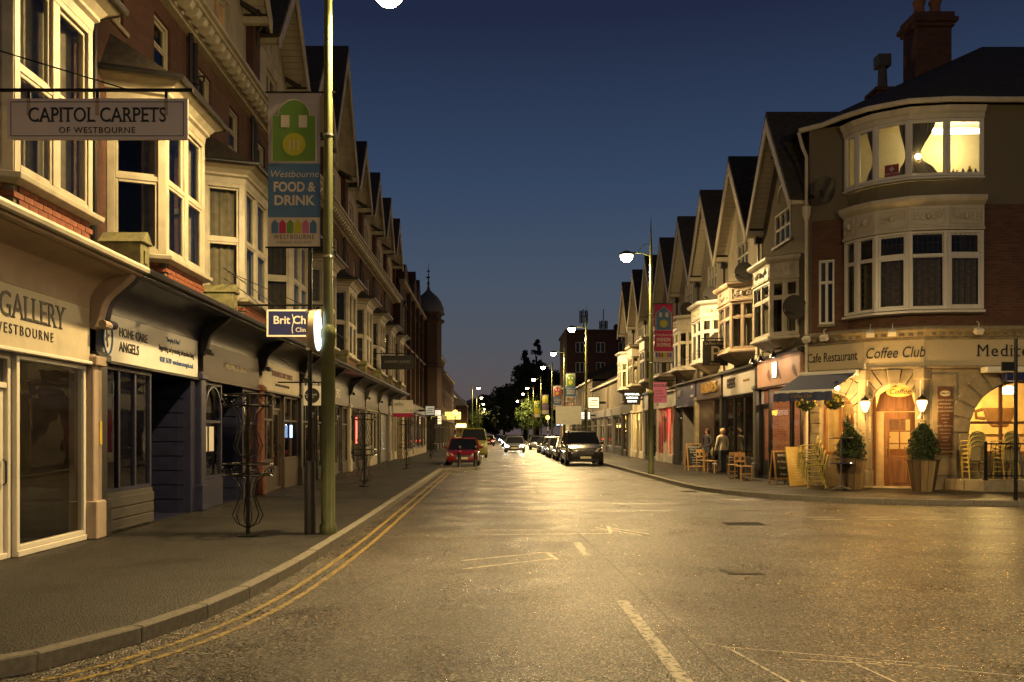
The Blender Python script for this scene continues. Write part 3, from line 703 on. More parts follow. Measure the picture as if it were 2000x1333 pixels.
# arched head on the near chiropractic window
MB().tube([(1.42+.5*math.cos(a*math.pi/10), .27, 2.05+.5*math.sin(a*math.pi/10)) for a in range(11)], .03, 6).build('window_arch', NAVY, LH[2])
MB().box(1.62,1.9,.22,.226,1.25,1.75).box(1.2,1.5,.22,.226,1.25,1.75).build('notice', SIGNW, LH[2])
MB().box(-1.2,-.95,.28,.3,1.5,1.85).build('lit_notice', emis('lit_notice', (.4,.6,1), 2.5), LH[3])

# ------------------------------------------------------------------ turreted building and the row beyond it (left)
TB = thing('turreted_building', 'dark red brick building with an onion domed corner turret', 'building', (-5.5, 53.4, 0), R(-90))
# local x runs towards the camera (negative = away)
ops = []
for i in range(5):
    for z in (4.6, 7.6): ops.append((-2.6-i*3.4-.7, -2.6-i*3.4+.7, z, z+1.9))
wall(TB, 'wall', SOOT, -19.5, 0, 3.6, 10.6, ops, back=-9)
for i in range(5):
    x = -2.6-i*3.4
    for z in (4.6, 7.6):
        win(TB, T((x,-.06,0)), 1.4, z, z+1.9, 2, (0,.62,1), STONE, GLASS, name='stone_window'); room(TB, x-.7, x+.7, z, z+1.9, -.17, .6, DARKROOM)
        MB().prism([(x-.85,z+1.95),(x+.85,z+1.95),(x,z+2.35)], 0, .1, 'y').build('window_head', SOOT, TB)
    MB().box(x-1.75,x-1.45,0,.25,3.7,10.9).build('buttress', SOOT, TB, bevel=.02)
    if i in (0,2,3):
        MB().prism([(x-1.4,10.7),(x+1.4,10.7),(x+1.0,11.9),(x,13.0 if i else 12.2),(x-1.0,11.9)], -.6, .12, 'y').build('shaped_gable', SOOT, TB, bevel=.03)
MB().box(-19.5,0,-.1,.3,10.6,10.85).build('eaves_cornice', STONE, TB, bevel=.03)
MB().box(-19.5,0,-.05,.2,7.0,7.15).build('string_course', STONE, TB, bevel=.02)
MB().prism([(.2,10.85),(-4,13.2),(-8.5,10.85)], -19.5, 0, 'x').build('roof', TILE, TB)
for x in (-.9,-8.5): MB().box(x-.6,x+.6,-3.2,-2.2,11.5,14.3 if x < -2 else 13.0).build('chimney', SOOT, TB, bevel=.04)
MB().box(-19.5,0,-.4,.12,.12,3.6).build('ground_storey', STONE, TB)
for i in range(5):
    x = -2.6-i*3.4
    MB().box(x-1.2,x+1.2,.122,.14,.7,2.9).build('shop_window', GLASSD, TB, fix=False); MB().frame(x-1.25,x+1.25,.65,2.95,.08,.12,.2).build('shop_frame', BROWN, TB)
MB().box(-19.3,-.2,.12,.3,3.0,3.5).build('fascia', BROWN, TB, bevel=.02)
tx, ty = -18.6, .35
MB().lathe([(1.05,3.7),(1.05,6.9),(1.2,7.0),(1.2,7.15),(1.05,7.25),(1.05,10.4),(1.28,10.55),(1.28,10.75),(1.05,10.8),(1.05,11.05),(1.3,11.15),(1.3,11.3)], (tx,ty,0), 8).build('turret', SOOT, TB)
MB().lathe([(1.25,11.9),(1.22,12.3),(1.0,12.85),(.7,13.25),(.4,13.5),(.16,13.75),(.07,14.1)], (tx,ty,0), 16).build('dome', LEAD, TB, T((0,0,-.6)), smooth=True)
MB().lathe([(.06,14.1),(.12,14.3),(.05,14.45),(.05,14.7),(.22,14.76),(.22,14.8),(.04,14.86),(.03,15.2),(.13,15.26),(.13,15.3),(.025,15.36),(.01,15.9)], (tx,ty,0), 8).build('finial', IRON, TB, T((0,0,-.6)))
def block(name, label, X, Y0, Y1, h, mat, side, gables=0, roofh=2.2, group=None, cols=None, sill=4.0, shopm=None, lit=None, dep=9):
    """a row building facing the street; local x runs along it"""
    L = Y1-Y0
    B = thing(name, label, 'building', (X, (Y0+Y1)/2, 0), R(-90) if side < 0 else R(90), group)
    cols = cols or max(1, int(L/2.6)); ops = []; st = (h-4.2)/2
    for i in range(cols):
        x = -L/2+L*(i+.5)/cols
        for z in (4.5, 4.5+st):
            if z+1.5 < h: ops.append((x-.5, x+.5, z, z+1.5))
    wall(B, 'wall', mat, -L/2+.003, L/2-.003, 3.5, h, ops, back=-dep)
    for o in ops:
        win(B, T(((o[0]+o[1])/2,-.05,0)), 1.0, o[2], o[3], 1, (0,.5,1), WHITE, GLASS, .07, .06, .06, .03, .1); room(B, o[0], o[1], o[2], o[3], -.17, .5, DARKROOM)
    MB().box(-L/2,L/2,-.05,.25,h,h+.18).build('eaves', WHITE, B, bevel=.02)
    if roofh: MB().prism([(.3,h+.18),(-dep/2,h+.18+roofh),(-dep-.3,h+.18)], -L/2, L/2, 'x').build('roof', TILE, B)
    for i in range(gables):
        x = -L/2+L*(i+.5)/gables; gable(B, x, min(1.9, L/gables*.42), h+.1, h+2.6, .5, REND, WHITE, yb=-5)
    MB().box(-L/2,L/2,-.05,.2,3.0,3.6).build('fascia', shopm or GREYD, B, bevel=.02)
    k = max(1, int(L/4.5))
    for i in range(k):
        xa, xb = -L/2+L*i/k, -L/2+L*(i+1)/k
        MB().box(xb-.15,xb+.12 if i < k-1 else xb,-.1,.15,.12,3.0).build('pilaster', shopm or GREYD, B)
        win(B, T(((xa+xb)/2-.05,.02,0)), xb-xa-.5, .6, 2.95, 2, (0,.75,1), shopm or GREYD, GLASSD, name='shop_window')
        MB().box(xa,xb-.16,-.1,0,.12,.6).build('stall_riser', GREYD, B)
    room(B, -L/2+.1, L/2-.1, .1, 3.0, -.12, 2.5, MIDROOM if lit else DARKROOM, 'shop_interior')
    if lit: light('shop_light', (0,-1,2.5), lit[0], lit[1], B, .2)
    return B
block('corner_building', 'plain dark brick building beyond the turret with steep slate roof', -5.3, 84, 98, 9.2, BRICKD, -1, 0, 3.0)
block('gabled_row', 'far brick row with pale fascia after the side street', -5.3, 98.5, 122, 8.2, BRICKD, -1, 0, 2.2, shopm=DRAB, lit=(160, WARM))
FB = thing('gable_fronted_house', 'far brick house with a white trimmed gable facing down the street', 'house', (-8.2,176,0), R(180))
wall(FB, 'wall', BRICK, -3.2,3.2,0,7.2,[(-1.9,-1.1,4.6,6.4),(-.4,.4,4.6,6.4),(1.1,1.9,4.6,6.4),(-2.6,2.6,.6,2.6)])
for x in (-1.5,0,1.5): win(FB, T((x,-.05,0)), .8,4.6,6.4,1,(0,.5,1)); room(FB,x-.4,x+.4,4.6,6.4,-.17,.5,DARKROOM)
room(FB,-2.6,2.6,.6,2.6,-.17,1.5,MIDROOM); light('shop_light',(0,-.8,2.3),60,WARM,FB,.2)
gable(FB,0,3.3,7.2,10.6,.6,REND,WHITE2)
MB().box(-3,3,.02,.2,2.9,3.6).build('fascia',GREEN_LIT,FB)
for j,(y0,y1,h) in enumerate([(124,150,7.5),(186,230,8.5)]):
    block('distant_row', ['far low brick row past the pale fascia row','last brick row of the left side towards the trees'][j], -6.2-j*2, y0, y1, h, BRICKD, -1, 0, 2.0)

# ------------------------------------------------------------------ right terrace
def relief(parent, M, w, z0, z1, seed):
    rng = random.Random(seed); b = MB(); zc = (z0+z1)/2; h = z1-z0
    b.frame(-w/2+.02, w/2-.02, z0, z1, .025, 0, .02)
    b.ball((0, .012, zc), h*.17, 8, 1.35)
    for s in (-1, 1):
        for k in range(2):
            cx = s*(w*.17+k*w*.15); cz = zc+rng.uniform(-.05,.05); tw = 1 if rng.random() < .5 else -1
            b.tube([(cx+tw*(h*.06+t*h*.028)*math.cos(t*1.0), .012, cz+(h*.06+t*h*.028)*math.sin(t*1.0)) for t in range(9)], .014, 5)
    return b.build('plaster_relief', WHITE, parent, M)
def right_bay(H, k, fm):
    P = [(-1.45,0), (-.85,.7), (.85,.7), (1.45,0)]; rg = lambda o, z: ring(1.45,.85,.7,o,z)
    MB().loft([ring(.5,.3,.12,0,4.08), ring(.9,.55,.35,0,4.22), ring(1.25,.75,.58,0,4.38), rg(0,4.47)]).build('bay_cove', STONE, H)
    MB().loft([rg(.02,4.47), rg(.08,4.5), rg(.08,4.56), rg(.02,4.60)]).build('bay_sill', fm, H, bevel=.006)
    for i, (p, q) in enumerate(zip(P, P[1:])):
        M, L = FR(p, q)
        win(H, M, L-.01, 4.60, 6.28, 2, (0,.70,1), fm, GLASS, .075, .09, .07, .035, .1, 'casement_window')
        if i != 1 or k % 2: curtain(H, M, -L/2+.1, L/2-.1-(L*.45 if k % 3 == 0 else 0), 4.66, 6.2, -.16, CURT if k % 2 else CURTD, .02, .12)
        if k < 5: relief(H, M @ T((0,.012,0)), L-.08, 6.36, 6.78, k*7+i)
    MB().loft([rg(0,6.281), rg(.05,6.30), rg(.05,6.33), rg(.01,6.35), rg(.01,6.79), rg(.12,6.84), rg(.17,6.90), rg(.17,6.97), rg(.02,7.0)]).build('bay_cornice', fm, H, bevel=.004)
    MB().loft([rg(.1,7.001), rg(-.25,7.06)]).build('bay_lead_roof', LEAD, H)
def right_house(Yc, label, sp, k, wm, fm):
    w = 4.5
    H = thing('gabled_house', label, 'house', (9.15, Yc, 0), R(90), 'gabled houses with plaster bays along the right footway')
    wall(H, 'wall', wm, -w/2+.003, w/2-.003, 3.95, 8.56, [(-1.2,1.2,4.6,6.28), (-.75,.75,7.62,8.50)], rev=.2)
    room(H, -1.4, 1.4, 4.4, 6.4, -.21, 1.6, DARKROOM)
    win(H, T((0,.03,0)), 1.5, 7.60, 8.62, 3, (0,.5,1), WHITE2, GLASS, .06, .05, .05, .02, .1, 'gable_window'); room(H, -.75, .75, 7.62, 8.55, -.21, .8, DARKROOM)
    MB().box(-.85,.85,.03,.12,7.52,7.6).build('window_sill', WHITE2, H, bevel=.01)
    right_bay(H, k, fm)
    gable(H, 0, 2.1, 8.55, 11.55, .55, wm, WHITE, boards=1 if k < 3 else 0, yb=-8 if k else -3.5)
    if k == 0:
        MB().tube([(.45*math.cos(a*math.pi/10), .03, 8.95+.5*math.sin(a*math.pi/10)) for a in range(11)], .035, 6).build('window_arch', WHITE2, H)
    downpipe(H, w/2-.03, .12, .2, 8.5, PIPE if k else BLACK)
    shopfront(H, w, sp, .2)
    return H
PINKF = pm('dusky_pink_fascia', (.45,.26,.19), .6, var=.05)
GREYF = pm('silver_grey_fascia', (.34,.31,.28), .45, var=.1, vs=14)
DKRED = pm('deep_red_paint', (.35,.02,.03), .45, var=.1)
YELR = pm('yellow_room', (.75,.55,.2), .8, var=.1); REDR = pm('red_room', (.6,.03,.04), .7, var=.1)
BRR = brickm('shop_inner_brick', (.5,.2,.09), (.38,.14,.06), (.4,.32,.24))
fl = dict(style='flat')
R_sp = [
 dict(fl, frame=BLACK, pilaster=GREYD, fascia=PINKF, riser=.35, room=BRR, depth=2.2, seg=[(-2.05,-1.2,'w'), (-1.15,1.0,'w',1), (1.05,2.05,'d')], fz=(3.15,4.02)),
 dict(fl, frame=BLACK, pilaster=BLACK, fascia=GREYF, riser=.75, room=DARKROOM, seg=[(-2.05,-.75,'w'), (-.7,.6,'w'), (.65,2.05,'w')], fz=(3.05,3.9)),
 dict(fl, frame=BROWN, pilaster=STONE, fascia=BROWN, riser=.4, room=pm('amber_room', (.7,.38,.12), .8, var=.1), recess=BROWN, seg=[(-.6,2.05,'r'), (-2.05,-.65,'w')], fz=(3.1,3.9)),
 dict(fl, frame=GREYD, pilaster=GREYD, fascia=NAVYS, riser=.3, room=DARKROOM, recess=GREYM, seg=[(-2.05,.9,'r'), (.95,2.05,'d')], fz=(2.9,3.9)),
 dict(fl, frame=WHITE2, pilaster=WHITE2, fascia=SIGNW, riser=.5, room=REDR, seg=[(-2.05,-.2,'w',2), (-.15,.85,'d'), (.9,2.05,'w')], fz=(3.0,3.7)),
 dict(fl, frame=BLACK, pilaster=WHITE2, fascia=GREYF, riser=.3, room=MIDROOM, seg=[(-2.05,-.5,'w',2), (-.45,.55,'d'), (.6,2.05,'w',2)], fz=(3.0,3.9)),
 dict(fl, frame=WHITE, pilaster=WHITE, fascia=CREAMF, riser=.5, room=YELR, seg=[(-2.05,-.5,'w',2), (-.45,.55,'d'), (.6,2.05,'w',2)], fz=(3.0,3.7)),
 dict(fl, frame=BROWN, pilaster=GREYD, fascia=GREYD, riser=.5, room=MIDROOM, seg=[(-2.05,.5,'s'), (.55,2.05,'w')], fz=(3.0,3.7)),
]
R_lab = ['gabled house with pebbledash gable above a dusky pink fascia', 'gabled house above a black shop with a silver grey fascia',
 'gabled house above the glowing restaurant sign and doorway', 'gabled house above a navy blue shop fascia',
 'gabled house above the red lit chocolate shop', 'gabled house with a black shopfront between the chocolate shop and interior design shop',
 'gabled house above the yellow lit interior design shop', 'end gabled house with a roller shutter beside the low dark buildings']
WM = [PEBB, REND, REND, REND, REND, REND, REND, REND]; FMs = [WHITE, pm('dusky_bay_paint', (.42,.32,.23), .5, var=.1, dirt=.3), WHITE2, WHITE, pm('grey_bay_paint', (.36,.31,.24), .5, var=.1, dirt=.3), WHITE, pm('drab_bay_paint', (.38,.32,.22), .5, var=.1), WHITE]
RH = [right_house(28.2+4.5*k, R_lab[k], sp, k, WM[k], FMs[k]) for k, sp in enumerate(R_sp)]
light('shop_light', (-.2,-.7,2.9), 260, (1,.66,.38), RH[0], .12); light('doorway_light', (.7,-.6,2.6), 26, (1,.55,.2), RH[2], .1)
light('shop_light', (-.9,-.5,2.4), 160, (1,.09,.07), RH[4], .1); light('shop_light', (0,-.7,2.6), 420, (1,.66,.2), RH[6], .15)
light('shop_light', (0,-1.2,2.6), 40, (1,.8,.6), RH[5], .15); light('shop_light', (0,-1.5,2.4), 30, WARM, RH[1], .1)
LITL = emis('lit_letters', (1,.9,.72), 5)
ls = MB().box(-.05,.42,.2,.222,3.38,3.9).build('lit_emblem', GREYF, RH[0])
for i in range(5): MB().box(-.02+i*.085,.035+i*.085,.224,.235,3.5,3.86-(i % 2)*.06).build('emblem_bar', LITL, ls)
text('PAUSE', .12, LITL, ls, T((.18,.226,3.43)))
text('BELLES', .5, BLACK, RH[1], T((.9,.22,3.5)), ext=.02, serif=True, sx=.7); text('BAR & GRILL', .14, GILT, RH[1], T((-1.1,.208,3.5)))
AMB = emis('amber_letters', (1,.55,.15), 3.0)
text("RENOUF'S", .62, GILT, RH[2], T((-.2,.24,3.5)), ext=.03, sx=.9, serif=True)
light('sign_light', (-.2,.75,3.75), 9, WARM, RH[2], .05)
text('SIX', .5, GREYF, RH[3], T((1.3,.22,3.5)), ext=.02, shear=.2); text('BAR', .2, SIGNW, RH[3], T((-1.5,.206,3.7))); text('LOUNGE', .16, SIGNW, RH[3], T((-1.5,.206,3.3)))
m = MB()
for i in range(24): m.ball((.3+.25*math.sin(i*2.1), -1.0, 1.2+i*.065), .012, 6)
m.build('fairy_lights', emis('fairy_bulb', (1,.75,.35), 25), RH[2])
MB().box(-1.2,-.95,-.4,-.1,.62,.8).build('candle_lamp', emis('candle_glow', (1,.45,.1), 8), RH[4])

# ------------------------------------------------------------------ the corner cafe
CB = thing('corner_cafe_building', 'three storey brick corner building with curved bow windows above a cafe', 'building', (0,0,0))
CAFEW = pm('cafe_inner_wall', (.72,.52,.26), .8, var=.12, vs=2); UPW = pm('upstairs_wall', (.75,.66,.42), .8, var=.05)
WOOD = woodm('brown_door_wood', (.16,.065,.022), (.27,.12,.045)); OAK = woodm('oak_wood', (.3,.17,.06), (.45,.27,.11))
def mit(P, o):
    out = []
    for i, p in enumerate(P):
        ns = []
        for a, b in ((i-1, i), (i, i+1)):
            if a >= 0 and b < len(P):
                t = (Vector(P[b])-Vector(P[a])).normalized(); ns.append(Vector((-t.y, t.x)))
        n = sum(ns, Vector((0,0))).normalized(); c = n.dot(ns[0])
        out.append((p[0]+n.x*o/c, p[1]+n.y*o/c))
    return out
def band(P, prof, name, mat, parent, bevel=.006, smooth=False):
    """sweep a closed (offset, z) profile along the plan polyline P"""
    rs = [mit(P, o) for o, z in prof]
    rings = [[(rs[j][i][0], rs[j][i][1], prof[j][1]) for j in range(len(prof))] for i in range(len(P))]
    return MB().loft(rings).build(name, mat, parent, bevel=bevel, smooth=smooth)
def rect(o0, o1, z0, z1): return [(o0,z0),(o1,z0),(o1,z1),(o0,z1)]
GP = [(17.5,23.8),(11.5,23.92),(10.25,24.62),(9.2,25.95)]
WP = [(17.5,23.95),(13.1,23.95),(12.1,23.97),(11.25,24.13),(10.58,24.58),(10.27,25.06),(10.1,25.5),(9.18,25.98)]
BP = [(13.06,23.8),(12.08,23.8),(11.14,23.97),(10.44,24.45),(10.12,24.95),(9.97,25.42)]
# upper walls
for i, (p, q) in enumerate(zip(WP, WP[1:])):
    M, L = FR(p, q)
    if 1 <= i <= 5:
        MB().box(-L/2,L/2,-.2,0,4.3,4.92).build('wall', BRICK, CB, M); MB().box(-L/2,L/2,-.2,0,7.1,8.40).build('upper_wall', PEBB, CB, M)
        MB().box(-L/2,L/2,-.2,0,10.02,10.4).build('upper_wall', PEBB, CB, M)
    else:
        op = [(-.17,.25,4.75,6.6)] if i == 6 else []
        wall(CB, 'wall', BRICK, -L/2, L/2, 4.3, 7.75, op, back=None, M=M); wall(CB, 'upper_wall', PEBB, -L/2, L/2, 7.75, 10.4, [], back=None, M=M)
        if op:
            win(CB, M @ T((.04,.01,0)), .42, 4.75, 6.6, 2, (0,.66,1), UPVC, GLASS, .04, .04, .05, .02, .1, 'narrow_window'); MB().box(-.2,.28,0,.09,4.67,4.75).build('window_sill', STONE, CB, M)
            room(CB, -.17, .25, 4.75, 6.6, -.17, .4, CURTD, M=M)
DOT = pm('spotted_curtain', (.16,.125,.095), .95, var=.2, vs=9)
for i, (p, q) in enumerate(zip(BP, BP[1:])):
    M, L = FR(p, q)
    w1 = win(CB, M, L-.008, 4.93, 7.02, 1, (0,.70,1), UPVC, GLASS, .085, .06, .07, .05 if i in (0,2) else .02, .11, 'bow_window')
    cu = curtain(CB, M, -L/2+.09, L/2-.09, 5.0, 6.45, -.2, DOT, .03, .16)
    d = MB()
    for a in range(max(2, int(L/.17))):
        for c in range(7): d.box(-L/2+.15+a*.17-.016, -L/2+.15+a*.17+.016, -.165, -.155, 5.1+c*.19+(a % 2)*.09-.016, 5.1+c*.19+(a % 2)*.09+.016)
    d.build('curtain_spots', CURT, cu)
    lg = MB()
    for a in range(1, 6): lg.box(-L/2+.1+(L-.2)*a/6-.004, -L/2+.1+(L-.2)*a/6+.004, -.03, -.024, 6.45, 6.95)
    lg.box(-L/2+.1, L/2-.1, -.03, -.024, 6.7, 6.708); lg.build('leading', LEAD, w1)
    relief(CB, M @ T((0,.03,0)), L-.09, 7.18, 7.62, 60+i)
    win(CB, M, L-.008, 8.48, 10.0, 1, (0,1), UPVC, GLASS, .075, .06, .07, .02, .11, 'bow_window')
room(CB, 10.7, 13.0, 4.9, 7.1, 24.95, -1.8, DARKROOM, 'first_floor_room')
band(BP, [(-.1,4.80),(.08,4.83),(.08,4.90),(-.1,4.93)], 'bow_sill', UPVC, CB)
band(BP, [(-.12,7.03),(.06,7.03),(.06,7.10),(.02,7.12),(.02,7.68),(.05,7.70),(.16,7.78),(.2,7.84),(.2,7.92),(-.12,7.98)], 'bow_cornice', WHITE, CB)
band(BP, [(-.1,8.38),(.06,8.40),(.06,8.45),(-.1,8.48)], 'upper_sill', UPVC, CB)
band(BP, [(-.12,10.0),(.03,10.0),(.05,10.12),(.10,10.16),(.16,10.30),(-.12,10.34)], 'upper_cornice', WHITE, CB)
GU = [(17.5,23.68),(13.3,23.66),(12.1,23.62),(11.05,23.78),(10.2,24.35),(9.75,25.0),(9.45,25.6),(8.95,26.1)]
band(GU, [(-.02,10.36),(.06,10.36),(.09,10.41),(.09,10.48),(-.02,10.48)], 'gutter', WHITE, CB)
# hipped roof
rf = MB(); E = [(x, y, 10.46) for x, y in mit(GU, .02)]; A = (15.3,28.0,13.7); B = (22,28.0,13.7); E2 = (8.95,31.5,10.46); E3 = (22,32.5,10.46); E0 = (22,23.66,10.46)
rf.quad(E0, E[0], A, B)
for a, b in zip(E, E[1:]): rf.add([a, b, A], [(0,1,2)])
rf.add([E[-1], E2, A], [(0,1,2)]); rf.quad(E2, E3, B, A); rf.build('roof', TILE, CB)
ch = MB().box(13.05,14.15,27.6,28.5,11.3,14.15).box(12.98,14.22,27.53,28.57,14.15,14.28).box(12.9,14.3,27.45,28.65,14.28,14.42).box(12.98,14.22,27.53,28.57,14.42,14.6)
co_ = ch.build('chimney', BRICKD, CB, bevel=.02)
for x in (13.35,13.85): MB().lathe([(.17,14.6),(.15,15.0),(.19,15.05),(.19,15.15)], (x,28.05,0), 12).build('chimney_pot', pm('terracotta', (.22,.09,.05), .8), co_, smooth=True)
c2 = MB().box(12.1,12.75,28.2,28.9,11.0,12.4).box(12.02,12.83,28.12,28.98,12.4,12.52).build('small_chimney', BRICKD, CB, bevel=.02)
MB().lathe([(.16,12.52),(.13,13.2),(.12,13.25)], (12.4,28.5,0), 10).box(12.2,12.6,28.3,28.7,13.25,13.62).build('flue_cowl', pm('flue_metal', (.06,.055,.05), .6), c2)
# lit upstairs room
up = MB(); x0, x1, y0, y1, z0, z1 = 10.2, 16.5, 24.15, 25.85, 8.36, 10.3
up.quad((x0,y1,z0),(x1,y1,z0),(x1,y1,z1),(x0,y1,z1)); up.quad((x1,y0,z0),(x1,y1,z0),(x1,y1,z1),(x1,y0,z1)); up.quad((x0,25.6,z0),(x0,y1,z0),(x0,y1,z1),(x0,25.6,z1))
up.quad((x0,y0+.9,z1),(x1,y0+.1,z1),(x1,y1,z1),(x0,y1,z1)); up.quad((x0,y0+.9,z0),(x1,y0+.1,z0),(x1,y1,z0),(x0,y1,z0)); up.build('upstairs_room', UPW, CB, fix=False)
light('room_light', (13.0,25.2,9.7), 70, (1,.70,.24), CB, .15)
MB().tube([(12.3,25.0,10.0),(13.7,24.9,10.0)], .05, 8).box(12.25,13.75,24.9,25.02,10.05,10.1).build('strip_lamp', emis('strip_tube', (1,.95,.8), 12), CB)
MB().ball((11.42,24.05,9.05), .075, 12).build('globe_lamp', emis('globe', (1,.72,.3), 40), CB)
MB().lathe([(.06,8.48),(.02,8.52),(.012,8.94),(.03,8.97)], (11.42,24.05,0), 10).build('lamp_stand', GILT, CB)
CM = pm('upstairs_curtain', (.26,.235,.19), .9, var=.12)
M, L = FR(BP[1], BP[2]); curtain(CB, M, -.3, .42, 8.5, 9.98, -.24, CM, .03, .1, 'r', 'tied_curtain')
M, L = FR(BP[2], BP[3]); curtain(CB, M, -.42, -.12, 8.5, 9.98, -.2, CM, .03, .1, 'l', 'tied_curtain')
M, L = FR(BP[3], BP[4]); curtain(CB, M, -.26, .12, 8.5, 9.98, -.18, CM, .03, .1, 'l', 'tied_curtain')
M, L = FR(BP[2], BP[3]); po = tag(MB().box(-.16,.2,0,.006,0,.34).build('window_poster', pm('poster_red', (.5,.06,.03), .6, var=.05), None, M @ T((0,-.09,8.56))), 'red poster propped in the lit upper bow window', 'poster')
text('Vote Leave', .095, SIGNW, po, T((.02,.008,.1))); MB().box(-.05,.05,.007,.009,-.05,.05).build('ballot_box', SIGNW, po, T((.02,0,.22)) @ Matrix.Rotation(.6,4,'Y'))
for i, (dx, r, h, c) in enumerate([(-.33,.03,.14,(.5,.42,.2)),(-.24,.035,.19,(.6,.55,.4)),(-.14,.035,.16,(.12,.12,.12)),(.02,.045,.2,(.1,.07,.5)),(.2,.06,.26,(.45,.4,.06)),(.36,.045,.2,(.03,.05,.25))]):
    tag(MB().lathe([(r*.8,0),(r,.03),(r,h*.6),(r*.45,h*.8),(r*.5,h)], (12.57+dx,23.98,8.50), 10).build('bottle', pm('bottle_%d' % i, c, .2), smooth=True), ['small tan bottle','cream bottle','dark grey bottle','violet glass bottle','stout yellow green vase','navy blue bottle'][i]+' on the upper bow window sill', 'bottle', 'bottles on the upstairs sill')
# ground floor: arched stone facets
def arch_pts(xc, hw, zs, n=14): return [(xc-hw*math.cos(math.pi*i/n), zs+hw*math.sin(math.pi*i/n)) for i in range(n+1)]
def arch_facet(M, L, z0, z1, xc, hw, zs, zb, dep=.3, nv=9, rlen=.5, key=True, jamb=.3):
    b = MB(); A = arch_pts(xc, hw, zs); h = L/2; y = 0
    b.quad((-h,y,z0),(xc-hw,y,z0),(xc-hw,y,z1),(-h,y,z1)); b.quad((xc+hw,y,z0),(h,y,z0),(h,y,z1),(xc+hw,y,z1))
    if zb > z0: b.quad((xc-hw,y,z0),(xc+hw,y,z0),(xc+hw,y,zb),(xc-hw,y,zb)); b.quad((xc-hw,y,zb),(xc+hw,y,zb),(xc+hw,-dep,zb),(xc-hw,-dep,zb))
    for a, c in zip(A, A[1:]):
        b.quad((a[0],y,a[1]),(c[0],y,c[1]),(c[0],y,z1),(a[0],y,z1)); b.quad((a[0],y,a[1]),(c[0],y,c[1]),(c[0],-dep,c[1]),(a[0],-dep,a[1]))
    for s in (-1, 1): x = xc+s*hw; b.quad((x,y,zb),(x,-dep,zb),(x,-dep,zs),(x,y,zs))
    w = b.build('stone_wall', STONE, CB, M, fix=False)
    for i in range(nv):
        a0, a1 = math.pi*i/nv+.02, math.pi*(i+1)/nv-.02; r0, r1 = hw, hw+rlen
        def P(a, r):
            x, z = xc-r*math.cos(a), zs+r*math.sin(a)
            return (max(-h+.01, min(h-.01, x)), min(z1-.02, z))
        pts = [P(a0,r0), P((a0+a1)/2,r0), P(a1,r0), P(a1,r1), P((a0+a1)/2,r1), P(a0,r1)]
        MB().prism(pts, .002, .045, 'y').build('voussoir', STONE, w, bevel=.008)
    if key: MB().prism([(xc-.12,zs+hw-.06),(xc+.12,zs+hw-.06),(xc+.18,zs+hw+.36),(xc-.18,zs+hw+.36)], .046, .16, 'y').build('keystone', STONE, w, bevel=.03)
    k = int((zs-zb)/jamb); jh = (zs-zb)/k
    for s in (-1, 1):
        for i in range(k):
            ln = min(.34 if i % 2 else .26, (h-hw-(xc*s))-.02)
            if ln > .08:
                xa = xc+s*hw; MB().box(min(xa,xa+s*ln), max(xa,xa+s*ln), .002, .045, zb+i*jh+.008, zb+(i+1)*jh-.008).build('quoin_stone', STONE, w, bevel=.008)
    return w
F3, L3 = FR(GP[0], GP[1]); F2, L2 = FR(GP[1], GP[2]); F1, L1 = FR(GP[2], GP[3])
x3 = L3/2-2.62                        # centre of the big arched window (local x, positive = towards the door)
arch_facet(F3, L3, .12, 3.36, x3, 1.42, 1.62, 1.05, nv=13, rlen=.55, key=False)
arch_facet(F2, L2, .12, 3.36, 0, .57, 2.42, .13, nv=9, rlen=.55)
arch_facet(F1, L1, .12, 3.36, 0, .52, 2.2, 1.0, nv=9, rlen=.5, key=False)
# dado and pilasters at the facet edges
band(GP, [(0,.12),(.05,.12),(.05,.5),(0,.54)], 'plinth', STONE, CB) if False else None
for p in (GP[1], GP[2]):
    MB().box(-.13,.13,-.13,.13,.12,3.3).box(-.17,.17,-.17,.17,.12,.6).box(-.17,.17,-.17,.17,3.05,3.36).build('pilaster', STONE, CB, T((p[0]-.02,p[1]+.03,0)) @ Matrix.Rotation(R(30),4,'Z'), bevel=.015)
for xm in (L3/2-1.08,):
    MB().box(-.32,.32,.0,.03,.5,3.2).build('pier_panel', STONE, CB, F3 @ T((L3/2-.55,0,0)), bevel=.01)
# fascia, dentilled cornice
FAS = pm('cafe_fascia', (.50,.42,.27), .6, var=.08, vs=30, bump=.3, bs=90)
band(GP, rect(-.05,.14,3.36,3.42), 'fascia_moulding', STONE, CB); fas = band(GP, rect(-.05,.10,3.42,4.12), 'fascia', FAS, CB)
band(GP, [(-.1,4.12),(.14,4.12),(.14,4.2),(.3,4.36),(.34,4.36),(.34,4.44),(-.3,4.56)], 'shop_cornice', STONE, CB)
b0 = None
for (p, q) in zip(mit(GP,.14), mit(GP,.14)[1:]):
    M, L = FR(p, q)
    for i in range(int(L/.22)):
        MM = M @ T((-L/2+.11+i*.22,.05,4.235))
        if b0 is None: b0 = MB().box(-.06,.06,-.05,.05,-.035,.05).build('dentil', STONE, CB, MM, bevel=.008)
        else: share(b0, CB, MM)
text('Coffee Club', .42, INK, CB, F2 @ T((-.02,.105,3.78)), shear=.25, sx=.72, ext=.006); text('Cafe Restaurant', .38, INK, CB, F1 @ T((.1,.105,3.76)), sx=.62, ext=.006)
text('Mediterranean', .46, INK, CB, F3 @ T((L3/2-1.35,.105,3.80)), align='LEFT', sx=.95, ext=.006, serif=True, spacing=1.15)
